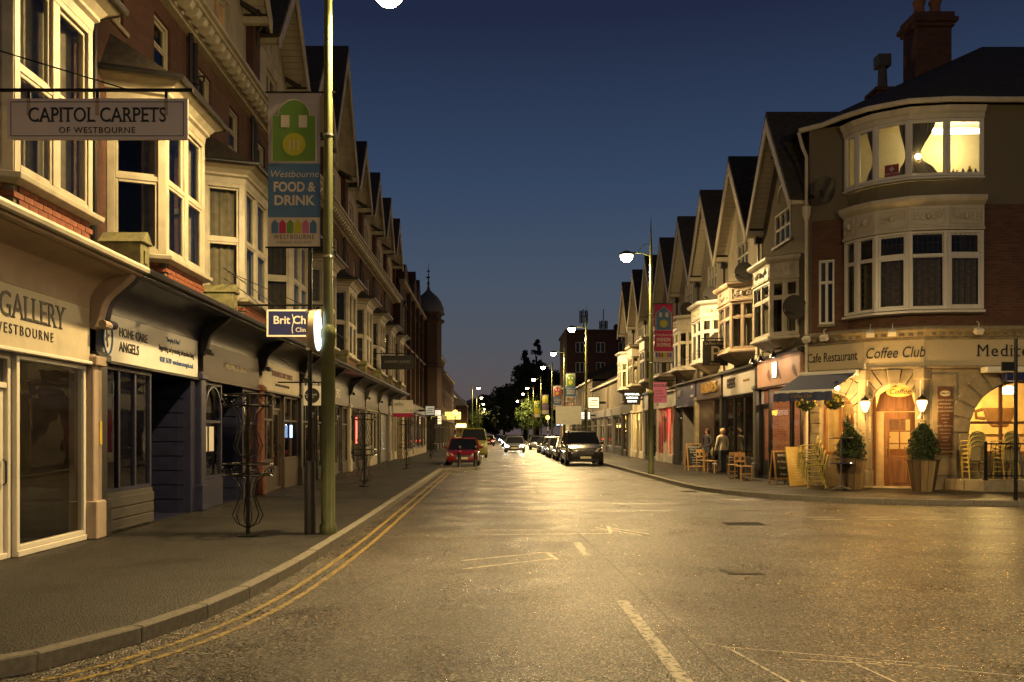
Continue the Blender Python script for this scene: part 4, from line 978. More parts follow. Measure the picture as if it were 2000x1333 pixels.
# cafe interior
ci = MB(); ci.quad((11.5,27.6,.13),(17,27.6,.13),(17,27.6,3.3),(11.5,27.6,3.3)); ci.quad((11.5,25.96,.13),(11.5,27.6,.13),(11.5,27.6,3.3),(11.5,25.96,3.3)); ci.quad((17,24,.13),(17,27.6,.13),(17,27.6,3.3),(17,24,3.3)); ci.quad((9.4,25.96,.13),(11.5,25.96,.13),(11.5,25.96,3.3),(9.4,25.96,3.3))
ci.add([(9.4,25.95,3.31),(10.6,24.75,3.31),(11.6,24.15,3.31),(17,24.1,3.31),(17,27.6,3.31),(11.5,27.6,3.31),(11.5,25.95,3.31)], [(0,1,2,3,4,5,6)]); ci.add([(9.4,25.95,.128),(10.6,24.75,.128),(11.6,24.15,.128),(17,24.1,.128),(17,27.6,.128),(11.5,27.6,.128),(11.5,25.95,.128)], [(0,1,2,3,4,5,6)])
ci.build('cafe_interior', CAFEW, CB, fix=False)
light('cafe_light', (14.2,25.4,3.0), 640, (1,.62,.2), CB, .15); light('cafe_light', (11.3,25.2,2.9), 100, (1,.62,.2), CB, .12)
MB().lathe([(.001,0),(.18,.02),(.2,.16),(.05,.24),(.001,.24)], (14.35,24.9,2.7), 14).build('pendant_lamp', emis('pendant', (1,.85,.55), 10), CB, smooth=True)
MB().box(11.55,14.6,26.7,27.2,.13,1.15).build('serving_counter', WOOD, CB, bevel=.02)
for z in (1.5,1.9): MB().box(10.2,11.45,25.75,25.94,z,z+.03).build('shelf', WOOD, CB)
for i in range(22):
    c = ((.4,.1,.03),(.08,.12,.05),(.5,.45,.35),(.12,.05,.03))[i % 4]; MB().lathe([(.035,0),(.035,.14),(.014,.2),(.014,.26)], (10.25+.11*(i % 11),25.84,1.53+.4*(i//11)), 8).build('shelf_bottle', pm('shelf_bottle_%d' % (i % 4), c, .3), CB)
for i in range(3): MB().box(0,.5,0,.03,0,.4).build('picture', pm('picture_%d' % i, ((.2,.1,.05),(.35,.2,.08),(.12,.1,.1))[i], .6), CB, T((12.2+i*.85,27.55,1.7)))
# framed windows in the arches
def arch_window(M, xc, hw, zs, zb, cols, name, mat):
    A = arch_pts(xc, hw-.03, zs, 16); b = MB()
    b.tube([(x,-.2,z) for x, z in A], .045, 6); b.box(xc-hw,xc-hw+.08,-.25,-.16,zb,zs); b.box(xc+hw-.08,xc+hw,-.25,-.16,zb,zs); b.box(xc-hw,xc+hw,-.25,-.16,zb,zb+.09); b.box(xc-hw+.03,xc+hw-.03,-.245,-.165,zs+.25,zs+.32)
    for i in range(1, cols):
        x = xc-hw+2*hw*i/cols; b.box(x-.04,x+.04,-.24,-.17,zb+.09,zs+math.sqrt(max(.01,hw*hw-(x-xc)**2))-.05)
    f = b.build(name, mat, CB, M, bevel=.006)
    poly = [(xc-hw+.05,zb+.09)]+arch_pts(xc, hw-.05, zs, 16)+[(xc+hw-.05,zb+.09)]
    MB().prism(poly, -.208, -.202, 'y').build('pane', GLASS, f)
arch_window(F3, x3, 1.42, 1.62, 1.05, 3, 'arched_window', WOOD); arch_window(F1, 0, .52, 2.2, 1.0, 2, 'arched_window', WOOD)
# wall painting of a coffee cup seen through the big window
mu = MB().box(-.9,.9,0,.03,-.6,.6).build('wall_painting', pm('painting_ground', (.8,.6,.25), .7, var=.2, vs=3), CB, SM((15.5,27.5,2.2),(0,-1)))
MB().lathe([(.25,-.35),(.42,-.1),(.5,.2)], (0,.0,0), 20).build('painted_cup', pm('painted_cup', (.22,.12,.04), .7, var=.3, vs=4), mu, T((0,.08,0)) @ Matrix.Diagonal((1,.15,1,1)), smooth=True)
MB().tube([(.5,.05,.15),(.7,.05,.1),(.68,.05,-.1),(.42,.05,-.12)], .05, 8).build('painted_handle', pm('painted_handle', (.18,.09,.03), .7), mu, smooth=True)
# entrance door
E_ = F2 @ T((0,-.42,0))
MB().box(-.57,-.5,-.1,.12,.13,2.99).box(.50,.57,-.1,.12,.13,2.99).box(-.5,.5,-.08,.02,2.22,2.30).build('door_frame', WOOD, CB, E_)
d = MB(); d.box(-.49,-.36,-.05,0,.15,2.2).box(.16,.29,-.05,0,.15,2.2).box(-.36,.16,-.05,0,.15,1.0).box(-.36,.16,-.05,0,2.0,2.2).box(-.12,-.08,-.045,-.005,1.0,2.0).box(-.36,.16,-.045,-.005,1.32,1.36).box(-.36,.16,-.045,-.005,1.66,1.70)
do = d.build('door', WOOD, CB, E_, bevel=.01)
for x in (-.36,-.08):
    for z in (1.0,1.36,1.70): MB().box(x+.002,x+.238,-.03,-.024,z+.002,z+.32).build('pane', GLASS, do, fix=False)
MB().prism([(-.30,.25),(.10,.25),(.10,.82),(-.10,.9),(-.30,.82)], 0, .02, 'y').build('door_panel', WOOD, do, bevel=.015)
MB().tube([(.22,0,1.0),(.22,.05,1.02),(.22,.05,1.2),(.22,0,1.22)], .012, 6).build('door_handle', GILT, do)
MB().box(.30,.5,-.06,-.01,.15,2.2).build('side_panel', pm('side_panel', (.55,.4,.2), .6), CB, E_)
MB().prism([(-.5,2.3),(.5,2.3),(.4,2.7),(.0,2.95),(-.4,2.7)], -.07, -.03, 'y').build('tympanum', WOOD, CB, E_)
ov = MB().lathe([(.001,0),(.34,0),(.34,.02),(.001,.02)], (0,0,0), 28, 'y').build('oval_sign', pm('oval_sign', (.6,.42,.12), .5, var=.05), CB, F2 @ T((-.12,-.2,2.75)) @ Matrix.Diagonal((1,1,.42,1)))
text('Coffee', .2, INK, ov, T((0,.024,0)) @ Matrix.Diagonal((1,1,2.3,1)), shear=.3)
MB().box(-.75,.75,-.5,.32,.12,.17).build('door_step', STONE, CB, F2, bevel=.015)
# white cable conduit and floodlights on the cornice
MB().tube([F2 @ Vector((-.66,.12,z)) for z in (3.42,3.2,2.8,2.4,2.1)]+[F2 @ Vector((-.60,.12,2.0))], .022, 6).build('cable_conduit', WHITE2, CB, smooth=True)
MB().tube([F2 @ Vector((.72,.14,3.5)), F2 @ Vector((.66,.12,3.2)), F2 @ Vector((.66,.10,2.9))], .02, 6).build('cable_conduit', WHITE2, CB, smooth=True)
for i, (F, x) in enumerate(((F1,.7),(F1,.15),(F2,.55),(F2,.0),(F3,L3/2-1.25))):
    M = F @ T((x,.42,4.32)); fl_ = MB().box(-.11,.11,-.06,.08,-.1,.06).build('floodlight', WHITE2, CB, M @ Matrix.Rotation(R(-35),4,'X'), bevel=.02)
    MB().tube([(0,-.05,.05),(0,-.1,.16),(0,-.22,.14)], .012, 6).build('floodlight_arm', WHITE2, fl_)
dp = MB().tube([(9.06,25.86,.15),(9.06,25.86,7.9),(9.06,25.86,7.95)], .05, 8).lathe([(.06,7.75),(.12,7.95),(.13,8.15),(.05,8.2)], (9.06,25.86,0), 8).tube([(9.06,25.86,8.2),(9.06,25.86,9.6),(8.98,25.95,9.9),(8.9,26.05,10.35)], .05, 8)
dp.build('downpipe', WHITE, CB, smooth=True)
MB().box(13.5,15.6,23.55,23.8,3.0,3.34).build('canopy_cassette', NAVYS, CB, bevel=.02); MB().box(12.95,17,23.45,23.8,3.22,3.37).build('awning_housing', SIGNW, CB, bevel=.02)
# raised terrace
tr = [(17.5,23.7),(12.0,23.75),(12.5,22.75),(17.5,22.75)]
MB().prism(tr, .1, .42, 'z').build('terrace', STONE, CB)
M, L = FR((12.5,22.75),(12.0,23.75)); 
for i in range(2): MB().box(-L/2+i*L/2+.01,-L/2+(i+1)*L/2-.01,.002,.02,.13,.40).build('terrace_slab', STONE, CB, M, bevel=.006)
M, L = FR((17.5,22.75),(12.5,22.75)); n_ = 10
for i in range(n_): MB().box(-L/2+i*L/n_+.008,-L/2+(i+1)*L/n_-.008,.002,.02,.13,.40).build('terrace_slab', STONE, CB, M, bevel=.006)

# ------------------------------------------------------------------ things around the cafe
def lantern(F, x, label):
    Lr = thing('wall_lantern', label, 'lantern', (F @ Vector((x,.05,2.2)))[:], 0, 'lit lanterns beside the cafe door')
    Lr.rotation_euler = F.to_euler()
    MB().box(-.05,.05,0,.03,-.2,.15).tube([(0,.03,-.12),(0,.12,-.2),(0,.2,-.14),(0,.2,0)], .014, 6).build('bracket', IRON, Lr)
    MB().lathe([(.03,0),(.06,.03),(.125,.22),(.12,.28),(.08,.31)], (0,.2,0), 10).build('glass_shade', emis('lantern_glass', (1,.62,.2), 9), Lr, smooth=True)
    MB().lathe([(.135,.29),(.11,.36),(.03,.41),(.012,.46)], (0,.2,0), 10).build('cap', IRON, Lr, smooth=True)
    light('lantern_light', (0,.42,.18), 105, (1,.55,.15), Lr, .06)
lantern(F2, .70, 'lit brass lantern on the door arch, beside the flowered awning'); lantern(F2, -.70, 'lit brass lantern on the door arch, beside the tall menu board')
mb_ = thing('menu_board', 'tall brown menu board on the pier beside the cafe door', 'menu board', (0,0,0)); mb_.matrix_basis = F3 @ T((L3/2-.55,.032,0))
MB().box(-.2,.2,0,.03,1.05,2.85).build('board', pm('menu_brown', (.10,.045,.025), .5, var=.1), mb_, bevel=.008)
mo = MB().lathe([(.001,0),(.15,0),(.15,.006),(.001,.006)], (0,0,0), 24, 'y').build('oval', CREAMF, mb_, T((0,.031,2.68)) @ Matrix.Diagonal((1,1,.5,1))); text('Coffee Club', .07, INK, mo, T((0,.008,0)) @ Matrix.Diagonal((1,1,2,1)), shear=.3)
for i, s in enumerate(['QUICK SNACK','BREAKFAST','TWO COURSE','LUNCH MENU','fresh soup','sandwiches','salads','DAILY SPECIALS','jacket potatoes','toasted panini','omelettes','Paninis','Fish & Chips','House Special','CHILDREN MENU']):
    text(s, .062 if s.isupper() else .048, CREAMF, mb_, T((0,.032,2.5-i*.098)), ext=.001)
def leaves(b, fn, n, size, rng):
    for _ in range(n):
        c = Vector(fn(rng)); a = Vector((rng.gauss(0,1),rng.gauss(0,1),rng.gauss(0,1))).normalized(); t = a.orthogonal().normalized(); s_ = size*rng.uniform(.6,1.3)
        u = a.cross(t); b.add([c-t*s_, c+u*s_*.5, c+t*s_, c-u*s_*.5], [(0,1,2,3)])
LEAF = pm('topiary_leaf', (.045,.075,.02), .6, var=.5, vs=14); LEAF2 = pm('basket_leaf', (.06,.10,.025), .6, var=.5, vs=14); FLOW = pm('yellow_petal', (.75,.52,.02), .5, var=.2)
PLK = [woodm('planter_plank_%d' % i, (a*.7,b*.7,c*.7), (a,b,c), 10) for i, (a,b,c) in enumerate([(.42,.30,.14),(.12,.075,.035),(.16,.10,.05),(.30,.20,.09)])]
def planter(x, y, label, seed, top=None, kw=1.0):
    P_ = thing('topiary_planter', label, 'planter', (x,y,.118), R(25), 'tapered timber planters flanking the cafe door')
    rng = random.Random(seed); k = 12
    for i in range(k):
        a0, a1 = 2*math.pi*i/k+.02, 2*math.pi*(i+1)/k-.02
        def q(a, r, z): return (r*math.cos(a), r*math.sin(a), z)
        MB().loft([[q(a0,.27,.0),q(a1,.27,.0),q(a1,.245,.0),q(a0,.245,.0)],[q(a0,.40,.80),q(a1,.40,.80),q(a1,.375,.80),q(a0,.375,.80)]]).build('plank', PLK[(i*5+seed) % 4], P_)
    MB().lathe([(.42,.80),(.42,.83),(.36,.83),(.36,.80)], (0,0,0), 12).build('rim', PLK[1], P_); MB().lathe([(.001,.74),(.36,.74),(.36,.76),(.001,.76)], (0,0,0), 12).build('soil', DARKROOM, P_)
    def cone(r):
        t = r.random()**.75; z = .80+t*(.95*kw); R0 = .375*math.sin(min(1,(1-t)*1.25+.06)*math.pi/2)**.8*(1-.25*(t < .06))
        R0 *= 1+.08*math.sin(t*23+seed)
        a = r.random()*6.283; rr = R0*(r.random()**.22); return (rr*math.cos(a), rr*math.sin(a), z)
    b = MB(); leaves(b, cone, 5200, .026, rng)
    for _ in range(46):
        c0 = Vector(cone(rng)); d0 = Vector((c0.x, c0.y, .12)).normalized()*rng.uniform(.02,.09)
        leaves(b, lambda r: (c0+d0+Vector((r.gauss(0,.03),r.gauss(0,.03),r.gauss(0,.04)))), 16, .024, rng)
    if top: leaves(b, lambda r: (-.12+r.gauss(0,.06), r.gauss(0,.06), 1.75+r.gauss(0,.09)), 350, .025, rng)
    b.build('foliage', LEAF, P_, fix=False)
    MB().lathe([(.03,.7),(.025,1.7)], (0,0,0), 6).build('stem', PLK[1], P_)
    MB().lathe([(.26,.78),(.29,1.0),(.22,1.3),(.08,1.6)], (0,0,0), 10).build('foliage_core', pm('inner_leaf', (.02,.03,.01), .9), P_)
planter(9.62, 24.05, 'wooden planter with ragged topped cone bush beside the stacked yellow chairs', 3, 1, .88); planter(11.12, 23.15, 'wooden planter with full cone bush in front of the menu pier', 8, None, 1.0)
def basket(x, y, z, ztop, label, seed):
    B_ = thing('hanging_basket', label, 'hanging basket', (x,y,z), 0, 'yellow flower baskets by the awning'); rng = random.Random(seed)
    MB().lathe([(.02,-.18),(.14,-.12),(.2,0),(.2,.01)], (0,0,0), 12).build('bowl', pm('coir', (.08,.05,.025), .9), B_)
    b = MB()
    for a in range(3): b.tube([(.19*math.cos(a*2.1),.19*math.sin(a*2.1),0),(0,0,.42)], .004, 4)
    b.tube([(0,0,.42),(0,0,ztop-z)], .005, 4).build('chain', IRON, B_)
    def sph(r):
        v = Vector((r.gauss(0,1),r.gauss(0,1),r.gauss(0,1))).normalized(); return (v.x*.27*r.random()**.2, v.y*.27*r.random()**.2, v.z*.22*r.random()**.2+.02)
    b = MB(); leaves(b, sph, 900, .03, rng); b.build('foliage', LEAF2, B_, fix=False)
    for i in range(26):
        v = Vector((rng.gauss(0,1),rng.gauss(0,1),rng.gauss(0,.8)+.25)).normalized(); c = Vector((v.x*.28,v.y*.28,v.z*.23+.03)); f = MB(); t = v.orthogonal().normalized(); u = v.cross(t)
        f.add([c+v*.02]+[c+(t*math.cos(k*1.0472)+u*math.sin(k*1.0472))*.042 for k in range(6)], [(0,k+1,(k+1) % 6+1) for k in range(6)]); f.build('flower', FLOW, B_, fix=False)
# awning on the flank
AW = thing('awning', 'navy blue folding arm awning over the cafe flank window', 'awning', (0,0,0)); AW.matrix_basis = F1 @ T((.15,0,0))
NAVC = pm('navy_canvas', (.05,.06,.13), .8, var=.1, vs=8); hA = L1/2+.05
MB().box(-hA,hA,.11,.3,3.22,3.37).build('cassette', SIGNW, AW, bevel=.02)
MB().prism([(.25,3.30),(1.45,2.78),(1.45,2.765),(.25,3.285)], -hA+.03, hA-.03, 'x').build('canopy', NAVC, AW); MB().box(-hA,hA,1.43,1.5,2.72,2.80).build('front_bar', SIGNW, AW, bevel=.01)
v = MB(); k = 24; zb = []
v.add([(-hA+2*hA*i/k, 1.505+.012*math.sin(i*1.3), 2.74) for i in range(k+1)]+[(-hA+2*hA*i/k, 1.512+.02*math.sin(i*1.3+.5), 2.50+.015*math.sin(i*2.2)) for i in range(k+1)], [(i,i+1,k+2+i,k+1+i) for i in range(k)])
va = v.build('valance', NAVC, AW, fix=False); text('Coffee Club', .13, GILT, va, T((0,1.545,2.63)), shear=.3, ext=.001)
for x in (-hA+.1,hA-.1): MB().tube([(x,.25,3.2),(x*.75,.85,3.0),(x,1.44,2.76)], .022, 6).build('folding_arm', SIGNW, AW)
AL = thing('awning_lamp', 'bare round bulb glowing under the blue awning', 'lamp', (F1 @ Vector((-.45,.75,2.86)))[:])
MB().ball((0,0,0), .06, 12).build('bulb', emis('bare_bulb', (1,.66,.26), 60), AL, smooth=True); MB().lathe([(.03,.055),(.03,.13),(.006,.14),(.006,.2)], (0,0,0), 8).build('holder', IRON, AL)
light('bulb_light', (0,0,-.12), 130, (1,.57,.18), AL, .05)
basket(8.62, 24.62, 2.42, 2.72, 'yellow flower basket hung from the awning front bar', 4)
basket(9.22, 24.18, 2.45, 2.98, 'yellow flower basket on an iron bracket between awning and door', 9)
HB = tag(MB().tube([(9.22,24.18,2.98),(9.4,24.4,3.05),(9.85,25.02,3.05)], .014, 6).tube([(9.3,24.28,3.0),(9.5,24.55,2.75),(9.86,25.03,2.72)], .01, 6).build('basket_bracket', IRON), 'scrolled iron bracket carrying the flower basket near the door', 'bracket')
# bistro table, chairs, boards
TBt = thing('pedestal_table', 'tall chrome pedestal table with a lower round shelf', 'table', (9.2,24.2-.55,.118))
MB().lathe([(.03,.05),(.025,1.36)], (0,0,0), 12).build('pole', CHROME, TBt, smooth=True); MB().lathe([(.001,1.36),(.3,1.36),(.31,1.375),(.3,1.39),(.001,1.39)], (0,0,0), 24).build('tabletop', GREYD, TBt)
MB().lathe([(.03,.70),(.32,.70),(.33,.715),(.32,.73),(.03,.73)], (0,0,0), 24).build('shelf', CHROME, TBt, smooth=True)
for i in range(4):
    a = i*math.pi/2+.4; MB().tube([(0,0,.10),(.18*math.cos(a),.18*math.sin(a),.05),(.34*math.cos(a),.34*math.sin(a),.02)], [.03,.022,.018], 6).build('foot', ALU, TBt)
CANE = pm('yellow_cane', (.50,.40,.10), .45, var=.2, vs=20); WEAVE = pm('woven_rattan', (.36,.28,.13), .7, var=.4, vs=60, bump=.6, bs=160)
def cafe_chair(name, label, group, loc, rz, tilt=0):
    C = thing(name, label, 'chair', loc, rz, group)
    for sx in (-1,1):
        MB().tube([(sx*.21,-.21,0),(sx*.2,-.2,.44)], .016, 6).build('leg', CANE, C, smooth=True); MB().tube([(sx*.2,.26,0),(sx*.2,.2,.44),(sx*.19,.27,.72)], .016, 6).build('leg', CANE, C, smooth=True)
        MB().tube([(sx*.2,-.2,.44),(sx*.25,-.17,.64),(sx*.25,.1,.66),(sx*.2,.24,.66)], .015, 6).build('armrest', CANE, C, smooth=True)
    MB().box(-.21,.21,-.21,.21,.43,.465).build('seat', WEAVE, C, bevel=.015)
    bk = [(-.19,.27,.70),(-.18,.285,.80),(-.12,.295,.87),(0,.30,.90),(.12,.295,.87),(.18,.285,.80),(.19,.27,.70)]
    fr = MB().tube(bk, .018, 6).build('back_frame', CANE, C, smooth=True)
    MB().prism([(-.185,.50),(.185,.50),(.18,.80),(.11,.87),(-.11,.87),(-.18,.80)], .262, .278, 'y').build('backrest', WEAVE, C)
    MB().tube([(-.2,-.2,.2),(.2,-.2,.2)], .01, 5).tube([(-.2,-.2,.2),(-.2,.24,.2)], .01, 5).tube([(.2,-.2,.2),(.2,.24,.2)], .01, 5).build('stretcher', CANE, C)
    return C
yc = cafe_chair('cane_chair', 'yellow cane chair at the bottom of the stack by the pedestal table', 'yellow cane chairs stacked by the pedestal table', (8.85,24.5,.118), R(-115))
for i in range(1,5):
    c = dup(yc, (8.85-.055*i, 24.5+.03*i, .118+.13*i), R(-115), 'yellow cane chair %s of the stack by the pedestal table' % ['','second from the bottom','in the middle','second from the top','at the top'][i]); c.rotation_euler = (R(0), R(0), R(-115))
for s, (x, y, n) in enumerate(((12.55,23.35,4),(13.35,23.3,4))):
    nm = ['next to the menu pier','beside the railing middle'][s]
    for i in range(n):
        lb = 'rattan chair %s of the terrace stack %s' % (['at the bottom','second from the bottom','third from the bottom','at the top'][i], nm)
        dup(yc, (x, y+.02*i, .42+.115*i), R(180-8+s*10), lb)['group'] = 'rattan chairs stacked on the terrace '+nm
def railing():
    Rr = thing('terrace_railing', 'black iron railing with wavy bars along the cafe terrace', 'railing', (0,0,0))
    for x in (12.55,14.9,17.2): MB().box(x-.03,x+.03,22.78,22.84,.42,1.42).box(x-.05,x+.05,22.76,22.86,.42,.45).build('post', IRON, Rr)
    MB().box(12.58,17.2,22.79,22.83,1.33,1.37).build('top_rail', IRON, Rr); MB().box(12.58,17.2,22.795,22.825,.52,.55).build('bottom_rail', IRON, Rr)
    b0 = None
    for i in range(36):
        M = T((12.70+i*.125,22.81,0))
        if abs(12.70+i*.125-14.9) < .06: continue
        if b0 is None: b0 = MB().tube([(0,-.0-.05*math.sin(t*math.pi/4*1.0),.55+t*.0975) for t in range(9)], .009, 5).build('baluster', IRON, Rr, M)
        else: share(b0, Rr, M)
railing()
CB_ = pm('chalkboard', (.018,.018,.017), .7, var=.2); CHK = pm('chalk', (.6,.58,.52), .9, var=0)
def aboard(x, y, rz, label, lines, w=.6, h=1.05, mat=None):
    A_ = thing('pavement_board', label, 'sandwich board', (x,y,.118), rz, 'sandwich boards on the right footway')
    for s in (-1,1):
        M = Matrix.Rotation(R(9)*s,4,'X') if s > 0 else Matrix.Rotation(R(-9),4,'X')
        M = T((0,s*.17,0)) @ Matrix.Rotation(R(9)*s,4,'X')
        fr = MB().frame(-w/2,w/2,.14,h,.05,-.02,.02).box(-w/2,-w/2+.05,-.02,.02,0,.14).box(w/2-.05,w/2,-.02,.02,0,.14).build('frame', OAK, A_, M, bevel=.006)
        MB().box(-w/2+.05,w/2-.05,-.008,.008,.19,h-.05).build('chalkboard', mat or CB_, A_, M)
        if s > 0:
            for i, (t, sz) in enumerate(lines): text(t, sz, CHK, A_, M @ T((0,.010,h-.14-i*(h-.25)/max(1,len(lines)))), ext=.001)
    return A_
aboard(8.25, 36.6, R(180+14), 'wood framed chalkboard reading the restaurant name beside the navy fronted shop', [("RENOUF'S",.14),('Wine Tapas',.1),('Cheese and',.1),('Bar',.1),('wine tasting daily',.055),('cheese boards',.055),('live music Friday',.055),('open from ten',.055)], .75, 1.1)
aboard(8.55, 26.6, R(180+20), 'wood framed chalkboard next to the leaning yellow menu board', [('BABEL',.1),('Kir Royal',.09),('Vodka',.09),('Mojito',.09)], .6, 1.0)
LM = thing('leaning_menu_board', 'large yellowed menu board leaning on the cafe stall behind stacked chairs', 'menu board', (8.85,25.75,.118), R(180+35))
lb = MB().box(-.5,.5,-.015,.015,0,1.12).build('board', pm('yellowed_board', (.40,.30,.10), .6, var=.12, vs=3), LM, Matrix.Rotation(R(8),4,'X'))
for i in range(9): MB().box(-.3+.05*(i % 3),.3-.05*(i % 2),.016,.018,.75-i*.075,.765-i*.075).build('menu_line', CREAMF, lb)
def wood_chair(x, y, rz, label):
    C = thing('wooden_chair', label, 'chair', (x,y,.118), rz, 'wooden chairs outside the shops')
    for sx in (-1,1):
        MB().box(sx*.19-.018,sx*.19+.018,-.2,-.164,0,.45).build('leg', OAK, C); MB().tube([(sx*.19,.2,0),(sx*.19,.19,.45),(sx*.18,.24,.88)], .019, 6).build('leg', OAK, C)
    MB().box(-.21,.21,-.21,.21,.44,.47).build('seat', OAK, C, bevel=.01); MB().box(-.19,.19,.21,.235,.76,.88).build('back_rail', OAK, C); MB().box(-.19,.19,.2,.225,.58,.63).build('back_rail', OAK, C); MB().box(-.05,.05,.205,.225,.63,.76).build('splat', OAK, C)
    MB().box(-.19,.19,-.19,-.17,.2,.23).build('stretcher', OAK, C); return C
wood_chair(8.0, 28.6, R(15), 'wooden chair facing the shop beside the small dark table'); wood_chair(8.1, 30.0, R(170), 'slatted wooden chair behind the small dark table')
wood_chair(8.35, 34.2, R(60), 'wooden chair outside the glowing restaurant doorway, by the light haired person'); wood_chair(8.3, 35.2, R(120), 'wooden chair outside the glowing restaurant doorway, by the dark haired person')
ST = thing('small_table', 'small dark table with sauce bottles between two wooden chairs', 'table', (8.05,29.3,.118))
MB().box(-.3,.3,-.3,.3,.70,.73).build('tabletop', BROWN, ST, bevel=.01); MB().lathe([(.03,.03),(.03,.70)], (0,0,0), 8).build('pole', IRON, ST)
for i in range(4): MB().tube([(0,0,.08),(.28*math.cos(i*1.571),.28*math.sin(i*1.571),.02)], .018, 6).build('foot', IRON, ST)
for i, c in enumerate(((.35,.08,.02),(.5,.35,.05),(.2,.06,.02))):
    tag(MB().lathe([(.025,0),(.025,.12),(.012,.16),(.012,.2)], (8.0+i*.08,29.25,.848), 8).build('sauce_bottle', pm('sauce_%d' % i, c, .3)), ['red','yellow','brown'][i]+' sauce bottle on the small dark table', 'bottle', 'sauce bottles')
def dish(F, x, y, z, label, r=.33):
    D = thing('satellite_dish', label, 'satellite dish', (0,0,0), 0, 'satellite dishes on the right hand houses'); D.matrix_basis = F @ T((x,y,z))
    MB().lathe([(.01,-.05),(r*.5,-.03),(r*.85,.03),(r,.07)], (0,0,0), 18, 'y').build('reflector', GREYD, D, T((0,.28,0)) @ Matrix.Rotation(R(-20),4,'X') @ Matrix.Rotation(R(50),4,'Z') , smooth=True)
    MB().tube([(0,0,0),(0,.15,-.05),(0,.28,0)], .02, 6).build('bracket', IRON, D); MB().tube([(0,.25,-.25),(0,.55,-.1)], .012, 5).box(-.03,.03,.52,.6,-.13,-.06).build('feed_arm', IRON, D)
F7, L7 = FR(WP[6], WP[7])
dish(F7, .1, .02, 8.55, 'grey satellite dish beside the lit upper bow window', .38)
for i, (k, z, x) in enumerate(((0,5.3,-2.1),(1,7.25,-1.4),(2,5.2,-2.1),(2,7.2,-1.2),(3,7.2,-1.3))):
    dish(RH[k].matrix_basis if False else (T(RH[k].location) @ Matrix.Rotation(RH[k].rotation_euler.z,4,'Z')), x, .05, z, ['grey satellite dish on the pipe between pebbledash gable and corner building','grey satellite dish above the bay over the silver grey fascia','grey satellite dish beside the bay over the restaurant sign','grey satellite dish above the bay over the restaurant sign','grey satellite dish above the bay over the navy fascia'][i], .36)

# ------------------------------------------------------------------ street lamps
def street_lamp(X, Y, side, label, spike=1.4, power=1.0, z=8.1, arm=.9, lit=True, spill=.11):
    S = thing('street_lamp', label, 'street lamp', (X,Y,.118), 0 if side < 0 else R(180), 'green street lamps along the kerbs')
    MB().lathe([(.13,0),(.13,.12),(.105,.16),(.105,2.9),(.12,2.92),(.12,3.02),(.075,3.1)], (0,0,0), 14).build('base_section', POLE, S, smooth=True)
    MB().lathe([(.075,3.1),(.062,z-.5),(.055,z+.3),(.045,z+.35),(.006,z+spike)], (0,0,0), 12).build('shaft', POLE, S, smooth=True)
    MB().tube([(0,0,z-.05),(arm*.35,0,z+.06),(arm*.75,0,z+.08),(arm,0,z+.05)], .024, 8).tube([(.05,0,z+.45),(arm*.3,0,z+.36),(arm*.55,0,z+.1)], .010, 6).build('arm', POLE, S, smooth=True)
    lan = MB().lathe([(.02,.16),(.10,.14),(.24,.06),(.27,.0),(.26,-.02),(.15,-.015)], (arm,0,z), 16).build('lantern', POLE, S, smooth=True)
    MB().lathe([(.14,-.016),(.225,-.02),(.225,-.08),(.19,-.17),(.12,-.24),(.005,-.265)], (arm,0,z), 16).build('bowl', BULB, lan, smooth=True)
    for zz in (z-2.2, z-4.0): MB().lathe([(.078,zz),(.078,zz+.03)], (0,0,0), 12).build('cable_tie', ALU, S)
    if lit:
        light('lantern_light', (arm,0,z-.31), LAMP_W*power, SOD, S, .16, 'SPOT', (0,0,0), 176, .35); light('lantern_spill', (arm,0,z-.33), LAMP_W*power*spill, SOD, S, .16)
    return S
street_lamp(-2.44, 13.3, -1, 'green street lamp on the left footway carrying the food and drink banner', 1.0, .8)
street_lamp(5.85, 33.1, 1, 'green street lamp carrying the pink fashion shopping banner')
lab = ['tall green street lamp behind the parked black off roader','green street lamp with green and blue banner down the street','green street lamp with red banner down the street','distant street lamp beside the zebra crossing','distant street lamp past the crossing with a yellow banner','distant street lamp by the lit tree','farthest street lamp on the right footway']
for i, (Y, p) in enumerate(((56,1),(73,1),(88,.6),(108,1),(128,1),(146,.8),(178,.8))): street_lamp(5.85+.0*i, Y, 1, lab[i], 1.4 if i < 2 else .4, p)
for i, Y in enumerate((128,162,196,235)): street_lamp(-2.9, Y, -1, ['distant street lamp on the left past the yellow lit sign','distant street lamp on the left before the gable fronted house','street lamp beyond the gable fronted house','farthest street lamp on the left footway'][i], .4, .8)
street_lamp(11.0, 9.5, 1, 'added unseen street lamp on the near corner of the side road', 1.2, .36, spill=.6); street_lamp(-3.4, -11, -1, 'added unseen street lamp across the near side road from the gallery shop', 1.2, .85)  # both lamps added out of view to light the cafe and near shops

